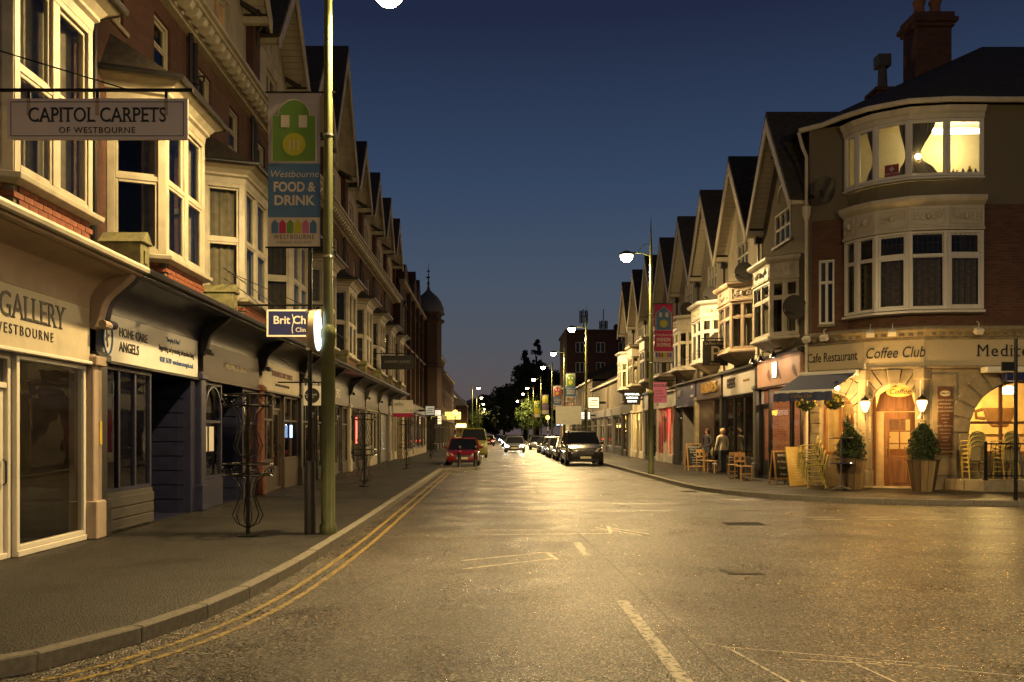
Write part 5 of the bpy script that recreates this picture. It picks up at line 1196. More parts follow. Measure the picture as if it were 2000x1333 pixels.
# ------------------------------------------------------------------ banners and signs
def C_(r, g, b): return pm('print_%02d%02d%02d' % (int(r*99),int(g*99),int(b*99)), (r,g,b), .7, var=.04)
PG, PY, PB, PR, PW, PP = C_(.10,.22,.03), C_(.42,.40,.02), C_(.05,.14,.30), C_(.42,.02,.10), C_(.62,.55,.45), C_(.45,.12,.25)
def house_poly(w, h, dome):
    if dome: return [(-w/2,0),(w/2,0),(w/2,h*.74)]+[(w*.36*math.cos(a*math.pi/8), h*.74+h*.26*math.sin(a*math.pi/8)) for a in range(9)]+[(-w/2,h*.74)]
    return [(-w/2,0),(w/2,0),(w/2,h*.72),(0,h),(-w/2,h*.72)]
def banner(X, Y, z0, w, h, side, label, top, body, hs, disc, words, dome, full=True, post=0):
    B_ = thing('street_banner', label, 'banner', (0,0,0), 0, 'printed banners hung from the street lamps'); B_.matrix_basis = SM((X,Y,z0), (0,-1))
    g = MB(); nx, nz = 8, 16; vs = []
    for s in (0,1):
        for j in range(nz+1):
            for i in range(nx+1):
                x = -w/2+w*i/nx; z = h*j/nz; vs.append((x, .004*math.sin(j*.9+i*.4)-(.006 if s else 0), z))
    N = (nx+1)*(nz+1); fs = []
    for j in range(nz):
        for i in range(nx): a = j*(nx+1)+i; fs += [(a,a+1,a+nx+2,a+nx+1), (N+a,N+a+nx+1,N+a+nx+2,N+a+1)]
    cl = g.add(vs, fs).build('cloth', top, B_, fix=False)
    y = .006
    MB().box(-w/2,w/2,y,y+.002,h*.19,h*.54).build('colour_panel', body, cl); MB().box(-w/2,w/2,y,y+.002,0,h*.188).build('foot_panel', PW, cl)
    hh = MB().prism([(x*1.06,z*1.03-.012) for x, z in house_poly(w*.82,h*.40,dome)], y+.002, y+.004, 'y').build('emblem_outline', PW, cl, T((0,0,h*.555)))
    ho = MB().prism(house_poly(w*.82,h*.40,dome), y+.004, y+.006, 'y').build('emblem_house', hs, cl, T((0,0,h*.555)))
    for s in (-1,1): MB().box(s*w*.17-.06*w/.75,s*w*.17+.06*w/.75,y+.006,y+.008,h*.22,h*.30).build('emblem_window', PW, ho)
    MB().lathe([(.001,y+.006),(w*.22,y+.006),(w*.22,y+.008),(.001,y+.008)], (0,0,h*.11), 20, 'y').build('emblem_plate', disc, ho)
    for i in range(3): MB().box(-.09*w+i*.08*w,-.07*w+i*.08*w,y+.009,y+.010,h*.075,h*.14).build('emblem_cutlery', PW, ho)
    if full:
        text('Westbourne', h*.062, PW, cl, T((0,y+.004,h*.47)), shear=.2, ext=.001)
        for i, s in enumerate(words): text(s, h*.088, PW, cl, T((0,y+.004,h*.385-i*h*.088)), ext=.001, bold=.006, sx=min(1.0, w*.9/(len(s)*h*.062)))
        for i, c in enumerate((PB,PR,PG,PY,PP,PB)): MB().prism(house_poly(w*.13,h*.09,False), y+.002, y+.004, 'y').build('small_house', c, cl, T((w*.37-i*w*.148,0,h*.085)))
        text('WESTBOURNE', h*.042, INK, cl, T((0,y+.004,h*.06)), ext=.001, spacing=1.2, sx=.85); text('URBAN VILLAGE', h*.022, INK, cl, T((0,y+.004,h*.025)), ext=.001, spacing=1.5)
    for z in (-.015,h+.015): MB().tube([(-w/2-.02,.0,z),(w/2+.04,.0,z)], .015, 6).build('rod', IRON, B_)
    sx = 1 if post > 0 else -1
    for z in (-.015,h+.015): MB().tube([(-w/2,0,z),(-w/2-.22,0,z)] if post < 0 else [(w/2,0,z),(w/2+.22,0,z)], .014, 6).build('rod_bracket', IRON, B_)
banner(-2.94, 13.28, 4.38, .77, 2.27, -1, 'green and blue food and drink banner on the left lamp post', C_(.42,.40,.42), PB, PG, PY, ['FOOD &','DRINK'], True, True, -1)
banner(6.32, 33.1, 4.25, .68, 2.15, 1, 'pink fashion shopping banner on the lamp post by the chocolate shop', PR, PR, PB, PY, ['FASHION','SHOPPING'], False, True, 1)
for i, (Y, z, t, b, hs, wds, dm) in enumerate(((73.2,4.2,C_(.3,.32,.3),PB,PG,['FOOD &','DRINK'],True),(88.2,4.0,C_(.55,.5,.42),PB,PR,['HOMES','& ARTS'],False),(108.2,4.0,C_(.15,.12,.18),C_(.15,.12,.18),PY,['HEALTH','BEAUTY'],True),(128.2,4.0,PY,PY,PG,['GIFTS','ARTS'],False))):
    banner(6.38, Y, z, .8, 2.4, 1, ['green and blue banner on a far lamp post','red house banner on a far lamp post','dark purple banner on a distant lamp post','yellow banner on a distant lamp post'][i], t, b, hs, PY, wds, dm, i < 2, 1)
def hang_sign(name, label, X, Y, z0, w, h, mat, edge=None, lines=(), barx=None, bar=True, group=None, t=.03, wallX=None):
    S = thing(name, label, 'sign', (0,0,0), 0, group); S.matrix_basis = SM((X,Y,z0), (0,-1))
    bd = MB().box(-w/2,w/2,-t/2,t/2,0,h).build('board', mat, S, bevel=.004)
    if edge: MB().frame(-w/2-.003,w/2+.003,-.003,h+.003,.035,-t/2-.005,t/2+.006).build('border', edge, S)
    for (s, sz, x, z, kw) in lines:
        kw = dict(kw); text(s, sz, kw.pop('mat', INK), bd, T((x,t/2+.004,z)), **kw)
    if bar:
        xw = (X-wallX)                               # local x of the wall end
        xa, xb = (-w/2-.05, xw) if xw > 0 else (xw, w/2+.05)
        MB().tube([(xa,0,h+.09),(xb,0,h+.09)], .02, 8).build('bar', IRON, S)
        for x in (-w*.38,0,w*.38): MB().box(x-.015,x+.015,-.01,.01,h,h+.09).build('hanger', IRON, S)
        MB().tube([(xa*.3 if xw > 0 else xb*.3,0,h+.1),(xw,0,h+.75)], .008, 5).build('stay', IRON, S)
    return S
CS = hang_sign('hanging_sign', 'long white hanging sign of the carpet shop on a black bar', -4.11, 9.33, 4.66, 1.88, .43, SIGNP, None,
    [('CAPITOL CARPETS', .215, 0, .25, dict(serif=True, sx=.80, bold=.001)), ('OF WESTBOURNE', .088, 0, .095, dict(spacing=1.15))], wallX=-5.95)
MB().frame(-.90,.90,.035,.395,.007,.0165,.019).build('inner_line', INK, CS)
MB().tube([(-.99-.05*math.sin(t*.6)*(1-t/14)-.06+.06*math.cos(t*.55),0,.55+.06+.07*math.sin(t*.55)*(1-t/16)) for t in range(12)], .009, 5).build('scroll', IRON, CS)
for x in (-.715,0,.715): MB().box(x-.02,x+.02,.0155,.0165,.25,.425).build('rust_streak', pm('rust_stain', (.55,.40,.24), .6, var=.1), CS)
BS = hang_sign('hanging_sign', 'navy hanging sign of the clinic with cream border', -3.90, 17.6, 3.51, 1.06, .53, NAVYS, SIGNW, [('Brit', .22, .24, .32, dict(mat=SIGNW, bold=.004)), ('Chiro', .22, -.24, .32, dict(mat=SIGNW, bold=.004)), ('Clinics', .125, -.2, .13, dict(mat=SIGNW))], wallX=-5.2)
MB().tube([(.02+.015*math.sin(t*.7),.022,.06+t*.038) for t in range(11)], .009, 5).build('spine_mark', SIGNW, BS)
hang_sign('hanging_sign', 'black hanging sign lettered in grey beyond the left lamp post', -4.25, 40, 4.48, 1.44, .62, BLACK, None, [('HARVEY JONES', .17, 0, .34, dict(mat=GREYM))], wallX=-5.9)
LS = hang_sign('letting_board', 'white and maroon letting board on the shuttered shop', -4.6, 46, 2.47, 1.03, .87, SIGNW, None, [('willis', .24, .22, .66, {}), ('TO LET', .14, -.3, .32, dict(mat=GREYM))], bar=False)
MB().box(-.52,.52,.016,.02,.0,.2).build('foot_band', PR, LS); MB().box(-.55,-.5,-.02,.02,-1.9,0).box(.5,.55,-.02,.02,-1.9,.85).build('post', GREYM, LS)
RS = hang_sign('round_logo_sign', 'square white sign with a black ring on a wall bracket', -4.75, 23.6, 2.35, .45, .52, SIGNW, None, [('Chiropractic', .07, .05, .29, dict(mat=SIGNW)), ('Centre', .07, .05, .22, dict(mat=SIGNW))], wallX=-5.65)
MB().lathe([(.09,.016),(.2,.016),(.2,.019),(.09,.019)], (0,0,.26), 24, 'y').build('ring', INK, RS)
PS = hang_sign('projecting_sign', 'square black restaurant sign with a large pale letter P', 8.30, 33.4, 4.15, .95, .92, BLACK, None, [('Le Petit Prince', .13, 0, .82, dict(mat=CREAMF)), ('P', .78, 0, .42, dict(mat=CREAMF)), ('PATISSERIE', .08, 0, .06, dict(mat=GILT))], wallX=9.1)
hang_sign('projecting_sign', 'pink chocolate shop sign fixed beside the lamp post', 7.95, 43.0, 3.10, .82, .98, PP, None, [('CHOCOL8', .17, 0, .82, dict(bold=.005)), ('COFFEE', .12, 0, .56, {}), ('LOUNGE', .12, 0, .43, {}), ('& CHOCOLATE', .11, 0, .27, {}), ('SHOP', .12, 0, .13, {})], wallX=8.9)
DS = hang_sign('projecting_sign', 'dark box sign with three glowing lines of letters', 8.35, 53.6, 3.35, .98, .82, GREYD, None, [('INDIVIDUAL', .16, 0, .62, dict(mat=LITL)), ('INTERIOR', .16, 0, .41, dict(mat=LITL)), ('DESIGN', .16, 0, .20, dict(mat=LITL))], wallX=8.9)
# illuminated traffic sign on its pole
TS = thing('traffic_sign', 'lit round traffic sign on a black pole beside the left lamp post', 'traffic sign', (-2.72,13.35,.118))
MB().lathe([(.034,0),(.034,4.65)], (0,0,0), 10).build('pole', IRON, TS, smooth=True); MB().lathe([(.085,0),(.085,1.02),(.07,1.08),(.035,1.1)], (0,0,0), 10).build('base_housing', GREYD, TS, smooth=True)
MB().lathe([(.001,-.1),(.27,-.1),(.31,-.07),(.31,.02),(.001,.02)], (.10,-.02,3.02), 24, 'x').build('light_box', pm('sign_box', (.5,.42,.28), .5), TS, Matrix.Rotation(R(0),4,'Z'), smooth=True)
MB().lathe([(.001,.021),(.30,.021),(.30,.028),(.001,.028)], (.10,-.02,3.02), 24, 'x').build('face', emis('lit_sign_face', (.75,.9,1), 3.0), TS)
for z in (2.75,3.3): MB().box(-.05,.05,-.05,.05,z-.02,z+.02).build('clamp', ALU, TS)
tag(MB().lathe([(.04,0),(.04,3.6)], (11.62,19.9,.118), 10).box(11.3,11.64,19.88,19.92,3.0,3.2).build('sign_pole', IRON, smooth=True), 'slim black sign pole on the side road corner by the terrace', 'sign pole')
# cables strung between the facades
for i, pts in enumerate(([(-5.1,17.0,4.75),(-4.6,20,4.35),(-5.2,24,4.35)],[(-5.1,17.0,4.55),(-4.7,19.5,4.3),(-5.6,22.5,4.2)],[(-5.2,25,5.0),(-5.2,34,4.9),(-5.3,48,5.0)],[(8.3,33.4,5.1),(8.4,38,4.7),(8.6,45,4.6)],[(8.9,32.9,5.6),(8.3,36,5.0),(8.4,42,4.7)])):
    q = []
    for t in range(13):
        u = t/12; q.append(tuple((1-u)**2*a+2*u*(1-u)*b+u*u*c for a, b, c in zip(*pts)))
    tag(MB().tube(q, .011, 5).build('cable', IRON), ['black cable sagging from the care agency house to the clinic sign','thin lower cable below the clinic sign cable','long black cable along the left bays','black cable from the letter P sign along the right bays','thin black cable above the chocolate shop'][i], 'cable')

# ------------------------------------------------------------------ planter stands, bollards, beacons
def plant_stand(X, Y, label):
    P_ = thing('flower_stand', label, 'flower stand', (X,Y,.118), 0, 'ornamental iron flower stands on the left footway')
    MB().lathe([(.16,0),(.16,.02),(.03,.05),(.028,2.05)], (0,0,0), 8).build('post', IRON, P_, smooth=True)
    for z in (1.05,2.05):
        rg = MB()
        for zz in (z-.16,z): rg.tube([(.36*math.cos(a*math.pi/10),.36*math.sin(a*math.pi/10),zz) for a in range(20)], .012, 5, closed=True)
        for a in range(4): rg.tube([(0,0,z-.16),(.36*math.cos(a*1.571),.36*math.sin(a*1.571),z-.16)], .009, 5)
        ro = rg.build('basket_ring', IRON, P_)
        b0 = None
        for a in range(8):
            M = Matrix.Rotation(a*math.pi/4,4,'Z')
            if b0 is None: b0 = MB().tube([(.36+.005*math.sin(t), (.022+t*.0065)*math.cos(t*.8), z-.08+(.02+t*.0065)*math.sin(t*.8)) for t in range(9)], .008, 4).build('scroll', IRON, ro, M)
            else: share(b0, ro, M)
        c0 = None
        for a in range(6):
            M = Matrix.Rotation(a*math.pi/3,4,'Z')
            if c0 is None: c0 = MB().tube([(.25,0,z-.16),(.14,0,z-.28),(.10,0,z-.42),(.16,0,z-.60),(.22,0,z-.74),(.16,0,z-.86),(.03,0,z-.92)], .009, 5).build('curved_bar', IRON, P_, M, smooth=True)
            else: share(c0, P_, M)
pl = ['iron flower stand outside the chiropractic shop','iron flower stand outside the pink lit doorway','iron flower stand in front of the letting board','iron flower stand before the turreted building']
for i, (X, Y) in enumerate(((-3.55,13.0),(-3.6,25.2),(-3.7,38.5),(-3.8,55))): plant_stand(X, Y, pl[i])
def bollard(X, Y, label):
    B_ = thing('bollard', label, 'bollard', (X,Y,.118), 0, 'black bollards on the kerb build out')
    MB().lathe([(.11,0),(.11,.04),(.085,.08),(.08,.80),(.095,.82),(.095,.88),(.05,.95),(.01,.96)], (0,0,0), 12).build('body', BLACK, B_, smooth=True); MB().lathe([(.083,.66),(.083,.74)], (0,0,0), 12).build('band', pm('red_band', (.45,.03,.03), .5), B_)
bollard(-1.5, 40.6, 'black bollard in front of the red car, standing away from the road edge'); bollard(-.78, 40.6, 'black bollard at the road edge in front of the red car')
def beacon(X, Y, label):
    B_ = thing('beacon_post', label, 'beacon', (X,Y,.118), 0, 'striped beacons at the zebra crossing')
    for i in range(8): MB().lathe([(.055,i*.36),(.055,i*.36+.36)], (0,0,0), 10).build('band', WHITE2 if i % 2 else BLACK, B_)
    MB().ball((0,0,3.06), .19, 14).build('globe', emis('beacon_globe', (1,.50,.06), 9), B_, smooth=True)
beacon(5.3, 86, 'striped beacon post with glowing amber globe on the right footway'); beacon(-2.75, 66, 'striped beacon post with glowing amber globe on the left footway')
for i in range(6):
    m = MB(); m.quad((-2.1+i*1.3,84,.004),(-1.5+i*1.3,84,.004),(-1.5+i*1.3,87,.004),(-2.1+i*1.3,87,.004)); m.build('zebra_stripe', WPAINT, road, fix=False)

# ------------------------------------------------------------------ cars
TYRE = pm('tyre', (.015,.015,.015), .85, var=.1); RIM = pm('alloy', (.4,.39,.37), .3, metal=.9); CGL = pm('car_glass', (.012,.014,.014), .06, var=0, spec=.7, coat=.5)
HLON = emis('headlight_on', (1,.96,.85), 140); HLOFF = pm('headlight_off', (.55,.54,.5), .12, var=0, coat=1); TLR = emis('tail_light', (1,.03,.02), 14); PLATE = pm('plate', (.6,.56,.4), .5, var=0)
def car(X, Y, rz, label, paint, kind='hatch', on=False, tail=False, group=None):
    C = thing('parked_car' if not on and not tail else 'moving_car', label, 'car', (X,Y,.0), rz, group)
    # front faces -y
    D = {'hatch': (3.9,.82,1.42,.62), 'suv': (4.75,.95,1.76,.78), 'saloon': (4.5,.86,1.40,.60), 'van': (4.8,.95,2.0,.7)}[kind]; L, hw, H, belt0 = D; h = L/2
    bel = H*.60; bon = H*.56 if kind != 'suv' else H*.60
    def ringc(y, w, zb, zt, rr=.12):
        return [(-w+.10,y,zb),(-w,y,zb+.12),(-w,y,(zb+zt)/2),(-w*.985,y,zt-rr),(-w*.9,y,zt-.02),(-w*.5,y,zt),(w*.5,y,zt),(w*.9,y,zt-.02),(w*.985,y,zt-rr),(w,y,(zb+zt)/2),(w,y,zb+.12),(w-.10,y,zb)]
    st = [(-h,.80,.26,bon*.70),(-h+.08,.93,.20,bon*.84),(-h+.45,1,.19,bon*.96),(-h+1.05,1,.19,bon*1.04),(-h+1.4,1,.19,bel),(h-1.0,1,.19,bel*1.03),(h-.4,.99,.20,bel*1.02),(h-.05,.93,.28,bel*.96),(h,.86,.36,bel*.82)]
    MB().loft([ringc(-0+y, hw*w, zb, zt) for y, w, zb, zt in st]).build('body', paint, C, smooth=True)
    # greenhouse
    fy = -h+(1.15 if kind != 'suv' else 1.45); ry = h-(.25 if kind in ('hatch','van') else .3 if kind == 'suv' else .95)
    def gr(y, w, z): return [(-w,y,z),(w,y,z)]
    wt = hw*.74; z0 = bel-.03; zr = H-.05; ft = fy+(.75 if kind != 'suv' else .55); rt = ry-(.35 if kind != 'saloon' else .5)
    b = MB(); v = [(-hw*.95,fy,z0),(hw*.95,fy,z0),(hw*.95,ry,z0),(-hw*.95,ry,z0),(-wt,ft,zr),(wt,ft,zr),(wt,rt,zr),(-wt,rt,zr)]
    b.add(v, [(0,1,5,4),(1,2,6,5),(2,3,7,6),(3,0,4,7),(4,5,6,7)]); b.build('windows', CGL, C, bevel=.02)
    r_ = MB().loft([[(-wt-.02,ft-.06,zr-.02),(wt+.02,ft-.06,zr-.02),(wt+.02,rt+.05,zr-.02),(-wt-.02,rt+.05,zr-.02)],[(-wt+.06,ft+.08,zr+.05),(wt-.06,ft+.08,zr+.05),(wt-.06,rt-.1,zr+.05),(-wt+.06,rt-.1,zr+.05)]]); r_.build('roof', paint, C, bevel=.02)
    for s in (-1,1):
        MB().tube([(s*hw*.95,fy,z0),(s*wt,ft,zr)], .035, 6).tube([(s*hw*.95,ry,z0),(s*wt,rt,zr)], .05, 6).tube([(s*hw*.955,(fy+ry)/2+.1,z0),(s*(wt+.01),(ft+rt)/2+.1,zr)], .03, 6).build('pillar', paint, C)
        mi = MB().ball((0,0,0), .11, 8, .7).build('mirror', paint, C, T((s*(hw+.09),fy+.3,bel+.08)) @ Matrix.Diagonal((.9,.6,1,1)), smooth=True)
        MB().loft([[(s*hw*.52,-h+.03,bon*.66),(s*hw*.90,-h+.10,bon*.66),(s*hw*.95,-h+.22,bon*.84),(s*hw*.60,-h+.10,bon*.80)],[(s*hw*.52,-h-.02,bon*.67),(s*hw*.90,-h+.03,bon*.67),(s*hw*.97,-h+.16,bon*.86),(s*hw*.60,-h+.02,bon*.82)]]).build('headlight', HLON if on else HLOFF, C, bevel=.015)
        MB().box(s*hw*.72-.1,s*hw*.72+.1,h-.05,h+.012,bel*.72,bel*.92).build('tail_light', TLR if tail else pm('tail_off', (.2,.01,.01), .3), C)
        for y in (-h+.82,h-.8):
            wr = .31 if kind != 'suv' else .38
            wh = MB().lathe([(wr*.6,-.1),(wr*.95,-.1),(wr,-.06),(wr,.06),(wr*.95,.1),(wr*.6,.1)], (s*(hw-.09),y,wr), 20, 'x').build('wheel', TYRE, C, smooth=True)
            rm = MB().lathe([(.001,-.105),(wr*.62,-.105),(wr*.62,.105),(.001,.105)], (s*(hw-.09),y,wr), 16, 'x'); rm.build('rim', RIM, wh)
    MB().box(-hw*.45,hw*.45,-h-.012,-h+.06,bon*.52,bon*.74).build('grille', BLACK, C, bevel=.02)
    for i in range(3): MB().box(-hw*.43,hw*.43,-h-.022,-h-.01,bon*(.56+i*.06),bon*(.56+i*.06)+.018).build('grille_bar', CHROME, C)
    MB().box(-.27,.27,-h-.03,-h-.01,.36,.47).build('number_plate', PLATE, C); MB().box(-hw*.7,hw*.7,-h-.005,-h+.1,.24,.33).build('air_dam', BLACK, C, bevel=.02)
    MB().box(-.27,.27,h+.0,h+.02,bel*.55,bel*.55+.11).build('number_plate', pm('yellow_plate', (.6,.45,.05), .5), C)
    return C
PRED = pm('red_car_paint', (.22,.008,.012), .3, var=.03, coat=1); PBLK = pm('black_car_paint', (.012,.012,.013), .25, var=0, coat=1); PSIL = pm('silver_car_paint', (.25,.25,.25), .3, metal=.7, coat=1, var=0); PDK = pm('dark_blue_car_paint', (.02,.025,.04), .25, var=0, coat=1); POL = pm('olive_van_paint', (.16,.15,.03), .45, var=.05)
car(-1.48, 45.8, 0, 'red hatchback parked behind the black bollards', PRED)
car(-1.3, 62, 0, 'olive van parked behind the red hatchback', POL, 'van')
car(4.68, 47.4, 0, 'large black off roader parked by the kerb opposite the red hatchback', PBLK, 'suv')
pk = ['dark saloon parked directly behind the black off roader','silver saloon parked near the crossing behind the dark saloon','dark blue hatchback parked in the right hand row','black hatchback parked far down the right hand row','silver hatchback at the far end of the right hand row']
for i, (Y, p, k) in enumerate(((55,PBLK,'saloon'),(62,PSIL,'saloon'),(69,PDK,'hatch'),(76,PBLK,'hatch'),(93,PSIL,'hatch'))): car(4.65, Y, 0, pk[i], p, k, group='cars parked along the right kerb')
car(1.95, 78, R(-3), 'oncoming silver saloon with dazzling headlights in the middle of the street', PSIL, 'saloon', on=True)
car(2.1, 90, R(-3), 'pale oncoming car with lit headlights close behind the silver saloon', PSIL, 'hatch', on=True)
car(2.0, 112, R(-3), 'distant oncoming car with lit headlights behind the silver saloon', PBLK, 'hatch', on=True); car(1.9, 150, 0, 'far oncoming car with headlights beneath the trees', PDK, 'hatch', on=True)
for i, Y in enumerate((118,134,149)): car(-.6+.1*i, Y, R(180), ['red lit rear of a car driving away past the yellow lit sign','red lit rear of a car between two others driving away','red lit rear of a car nearing the far trees'][i], (PDK,PSIL,PBLK)[i], 'hatch', tail=True)
car(-.5, 165, R(180), 'distant car with red tail lights driving away', PBLK, 'hatch', tail=True)

# ------------------------------------------------------------------ people
def person(X, Y, rz, label, chains, cloth, parts):
    Pn = thing('person', label, 'person', (X,Y,.118), rz)
    vs = []; es = []; rs = []
    idx = {}
    for nm, (co_, r, par) in chains.items():
        idx[nm] = len(vs); vs.append(co_); rs.append(r)
        if par: es.append((idx[par], idx[nm]))
    me = bpy.data.meshes.new('body'); me.from_pydata(vs, es, []); o = bpy.data.objects.new('body', me); COL.objects.link(o); o.parent = Pn
    sk = o.modifiers.new('skin', 'SKIN'); 
    if not me.skin_vertices: 
        bm = bmesh.new(); bm.from_mesh(me); bm.verts.layers.skin.verify(); bm.to_mesh(me); bm.free()
    for i, r in enumerate(rs): me.skin_vertices[0].data[i].radius = r if isinstance(r, tuple) else (r, r)
    me.skin_vertices[0].data[0].use_root = True
    sb = o.modifiers.new('sub', 'SUBSURF'); sb.levels = 2; sb.render_levels = 2
    me.materials.append(cloth); 
    for f in parts: f(Pn)
    return Pn
def zonem(name, zones):
    """clothing colours by height on the body (neck line, hem, shoes)"""
    m, n, l, b = nodes(name); tc = n.new('ShaderNodeTexCoord'); sp = n.new('ShaderNodeSeparateXYZ'); l.new(tc.outputs['Object'], sp.inputs[0])
    mr = n.new('ShaderNodeMapRange'); mr.inputs[2].default_value = 2.0; l.new(sp.outputs[2], mr.inputs[0])
    cr = n.new('ShaderNodeValToRGB'); cr.color_ramp.interpolation = 'CONSTANT'; e = cr.color_ramp.elements
    e[0].position = 0; e[0].color = (*zones[0][1],1)
    for i, (z, c) in enumerate(zones[1:]):
        q = e[1] if i == 0 else e.new(z/2.0); q.position = z/2.0; q.color = (*c,1)
    l.new(mr.outputs[0], cr.inputs[0]); l.new(cr.outputs[0], b.inputs['Base Color']); b.inputs['Roughness'].default_value = .8; return m
SKIN = (.50,.27,.17)
def body(lean=0, armL=None, armR=None, w=1.0):
    c = {'pel': ((0,0,.92),(.15*w,.11),None), 'waist': ((0,lean*.3,1.08),(.135*w,.10),'pel'), 'chest': ((0,lean*.7,1.27),(.165*w,.115),'waist'), 'sh': ((0,lean*.9,1.38),(.13*w,.09),'chest'), 'neck': ((0,lean,1.45),.052,'sh'), 'jaw': ((0,lean-.02,1.51),(.062,.07),'neck'), 'head': ((0,lean-.01,1.58),(.075,.092),'jaw'), 'crown': ((0,lean,1.655),(.055,.06),'head')}
    for s, nm in ((-1,'R'),(1,'L')):
        A = (armL if s > 0 else armR) or [(s*.23*w,lean*.8,1.12),(s*.24*w,lean-.06,.88),(s*.235*w,lean-.10,.78)]
        c['s'+nm] = ((s*.175*w,lean*.9,1.36),.06,'sh'); c['e'+nm] = (A[0],.043,'s'+nm); c['w'+nm] = (A[1],.03,'e'+nm); c['h'+nm] = (A[2],(.034,.022),'w'+nm)
        h_ = Vector(A[2]); d = (h_-Vector(A[1])).normalized()
        for k in range(4): f = h_+d*.075+Vector((.0,(k-1.5)*.019,0)); c['f%d' % k+nm] = (tuple(f),.009,'h'+nm)
        th = h_+d*.02+Vector((-s*.03,-.03,0)); c['t'+nm] = (tuple(th),.010,'h'+nm)
        c['hip'+nm] = ((s*.085,0,.84),.095,'pel'); c['k'+nm] = ((s*.095,-.02+.04*(s > 0),.48),.058,'hip'+nm); c['a'+nm] = ((s*.10,.02+.05*(s > 0),.09),.037,'k'+nm); c['to'+nm] = ((s*.12,-.13+.05*(s > 0),.035),.034,'a'+nm)
    return c
def hair(col, long, lean=0):
    def f(P):
        hm = pm('hair_%d' % int(col[0]*1000), col, .6, var=.3, vs=30)
        MB().ball((0,lean+.02,1.60), .108, 14, 1.1).build('hair', hm, P, smooth=True)
        MB().loft([[(-.085,lean+.03,1.60),(.085,lean+.03,1.60),(.08,lean+.11,1.60),(-.08,lean+.11,1.60)],[(-.075,lean+.03,1.50-long),(.075,lean+.03,1.50-long),(.07,lean+.095,1.50-long),(-.07,lean+.095,1.50-long)]]).build('hair_back', hm, P, bevel=.02)
        for s in (-1,1): MB().ball((s*.03,lean-.098,1.585), .009, 6).build('eye', INK, P)
        MB().ball((0,lean-.108,1.555), .014, 6, 1.6).build('nose', pm('skin', SKIN, .6), P, smooth=True); MB().box(-.022,.022,lean-.098,lean-.085,1.516,1.524).build('mouth', pm('lips', (.35,.10,.08), .6), P)
    return f
def bag(P): MB().loft([[(.22,-.05,.62),(.30,-.05,.62),(.30,.22,.62),(.22,.22,.62)],[(.20,-.09,.80),(.33,-.09,.80),(.33,.26,.80),(.20,.26,.80)],[(.23,-.03,.95),(.30,-.03,.95),(.30,.2,.95),(.23,.2,.95)]]).tube([(.26,-.02,.94),(.22,.0,1.3),(.12,.02,1.42),(.2,.1,1.3),(.26,.18,.94)], .012, 6).build('shoulder_bag', pm('bag_tan', (.22,.18,.10), .7, var=.2), P, bevel=.02)
person(8.6, 35.9, R(-50), 'person with short dark hair, dark top and jeans carrying a shoulder bag', body(.0, armL=[(.26,-.05,1.12),(.18,-.22,1.0),(.1,-.28,.97)]), zonem('dark_outfit', [(0,(.02,.018,.016)),(.08,(.03,.04,.07)),(.93,(.035,.03,.045)),(1.44,SKIN)]), [hair((.07,.022,.012), 0), bag])
person(8.72, 34.0, R(200), 'person with short fair hair and cream jacket facing the restaurant doorway', body(.0, w=1.1), zonem('cream_outfit', [(0,(.03,.025,.02)),(.08,(.03,.035,.045)),(.86,(.55,.47,.36)),(1.44,SKIN)]), [hair((.45,.33,.18), 0)])

# ------------------------------------------------------------------ gooseneck lamps on the pink fascia
Mh = T(RH[0].location) @ Matrix.Rotation(RH[0].rotation_euler.z,4,'Z')
for i, x in enumerate((1.25,.35,-.95)):
    G = thing('gooseneck_lamp', ['gooseneck lamp over the pink fascia beside the downpipe','gooseneck lamp over the lit emblem on the pink fascia','gooseneck lamp over the pink fascia next to the corner building'][i], 'lamp', (0,0,0), 0, 'gooseneck lamps over the pink fascia'); G.matrix_basis = Mh @ T((x,.2,4.1))
    MB().tube([(0,0,0),(0,.15,.12),(0,.38,.1),(0,.42,-.02)], .012, 6).build('arm', IRON, G, smooth=True); MB().lathe([(.02,0),(.05,-.03),(.12,-.18),(.11,-.18),(.04,-.04)], (0,.42,0), 12).build('shade', IRON, G, Matrix.Identity(4), smooth=True)
    MB().ball((0,.42,-.14), .035, 8).build('bulb', emis('goose_bulb', (1,.8,.5), 30), G)
    light('lamp_light', (0,.40,-.24), 9, (1,.72,.42), G, .04)

# ------------------------------------------------------------------ right side beyond the gables, trees
block('low_shop_row', 'low two storey shop row with bright fascias beyond the end gable', 9.4, 64.6, 84, 5.6, DRAB, 1, 0, 2.6, shopm=GREYM, lit=(420,(1,.75,.4)))
block('white_shop_row', 'drab rendered row of small shops past the crossing', 9.4, 84.5, 104, 6.6, DRAB, 1, 0, 2.0, shopm=GREYD, lit=(420,(1,.8,.5)))
block('brick_shop_row', 'dark brick row on the right near the tall trees', 9.4, 104.5, 119, 7.5, BRICKD, 1, 0, 2.2, shopm=WHITE, lit=(160,(1,.8,.5)))
FL = thing('flat_block', 'tall dark brick block with phone masts on its flat roof', 'building', (17.0,121,0), R(180))
wall(FL, 'wall', BRICKD, -5.5,7,0,15.4,[(x,x+1.2,z,z+1.4) for x in (-4.2,-1.2,1.8,4.6) for z in (4.5,7.2,9.9,12.6)], back=-12)
for x in (-4.2,-1.2,1.8,4.6):
    for z in (4.5,7.2,9.9,12.6): win(FL, T((x+.6,-.05,0)), 1.2, z, z+1.4, 2); room(FL, x, x+1.2, z, z+1.4, -.17, .5, DARKROOM)
MB().box(-5.7,7.2,-12.2,.2,15.4,15.7).build('parapet', BRICKD, FL)
MB().box(-2,0,-5,-3,15.7,16.8).build('plant_room', BRICKD, FL)
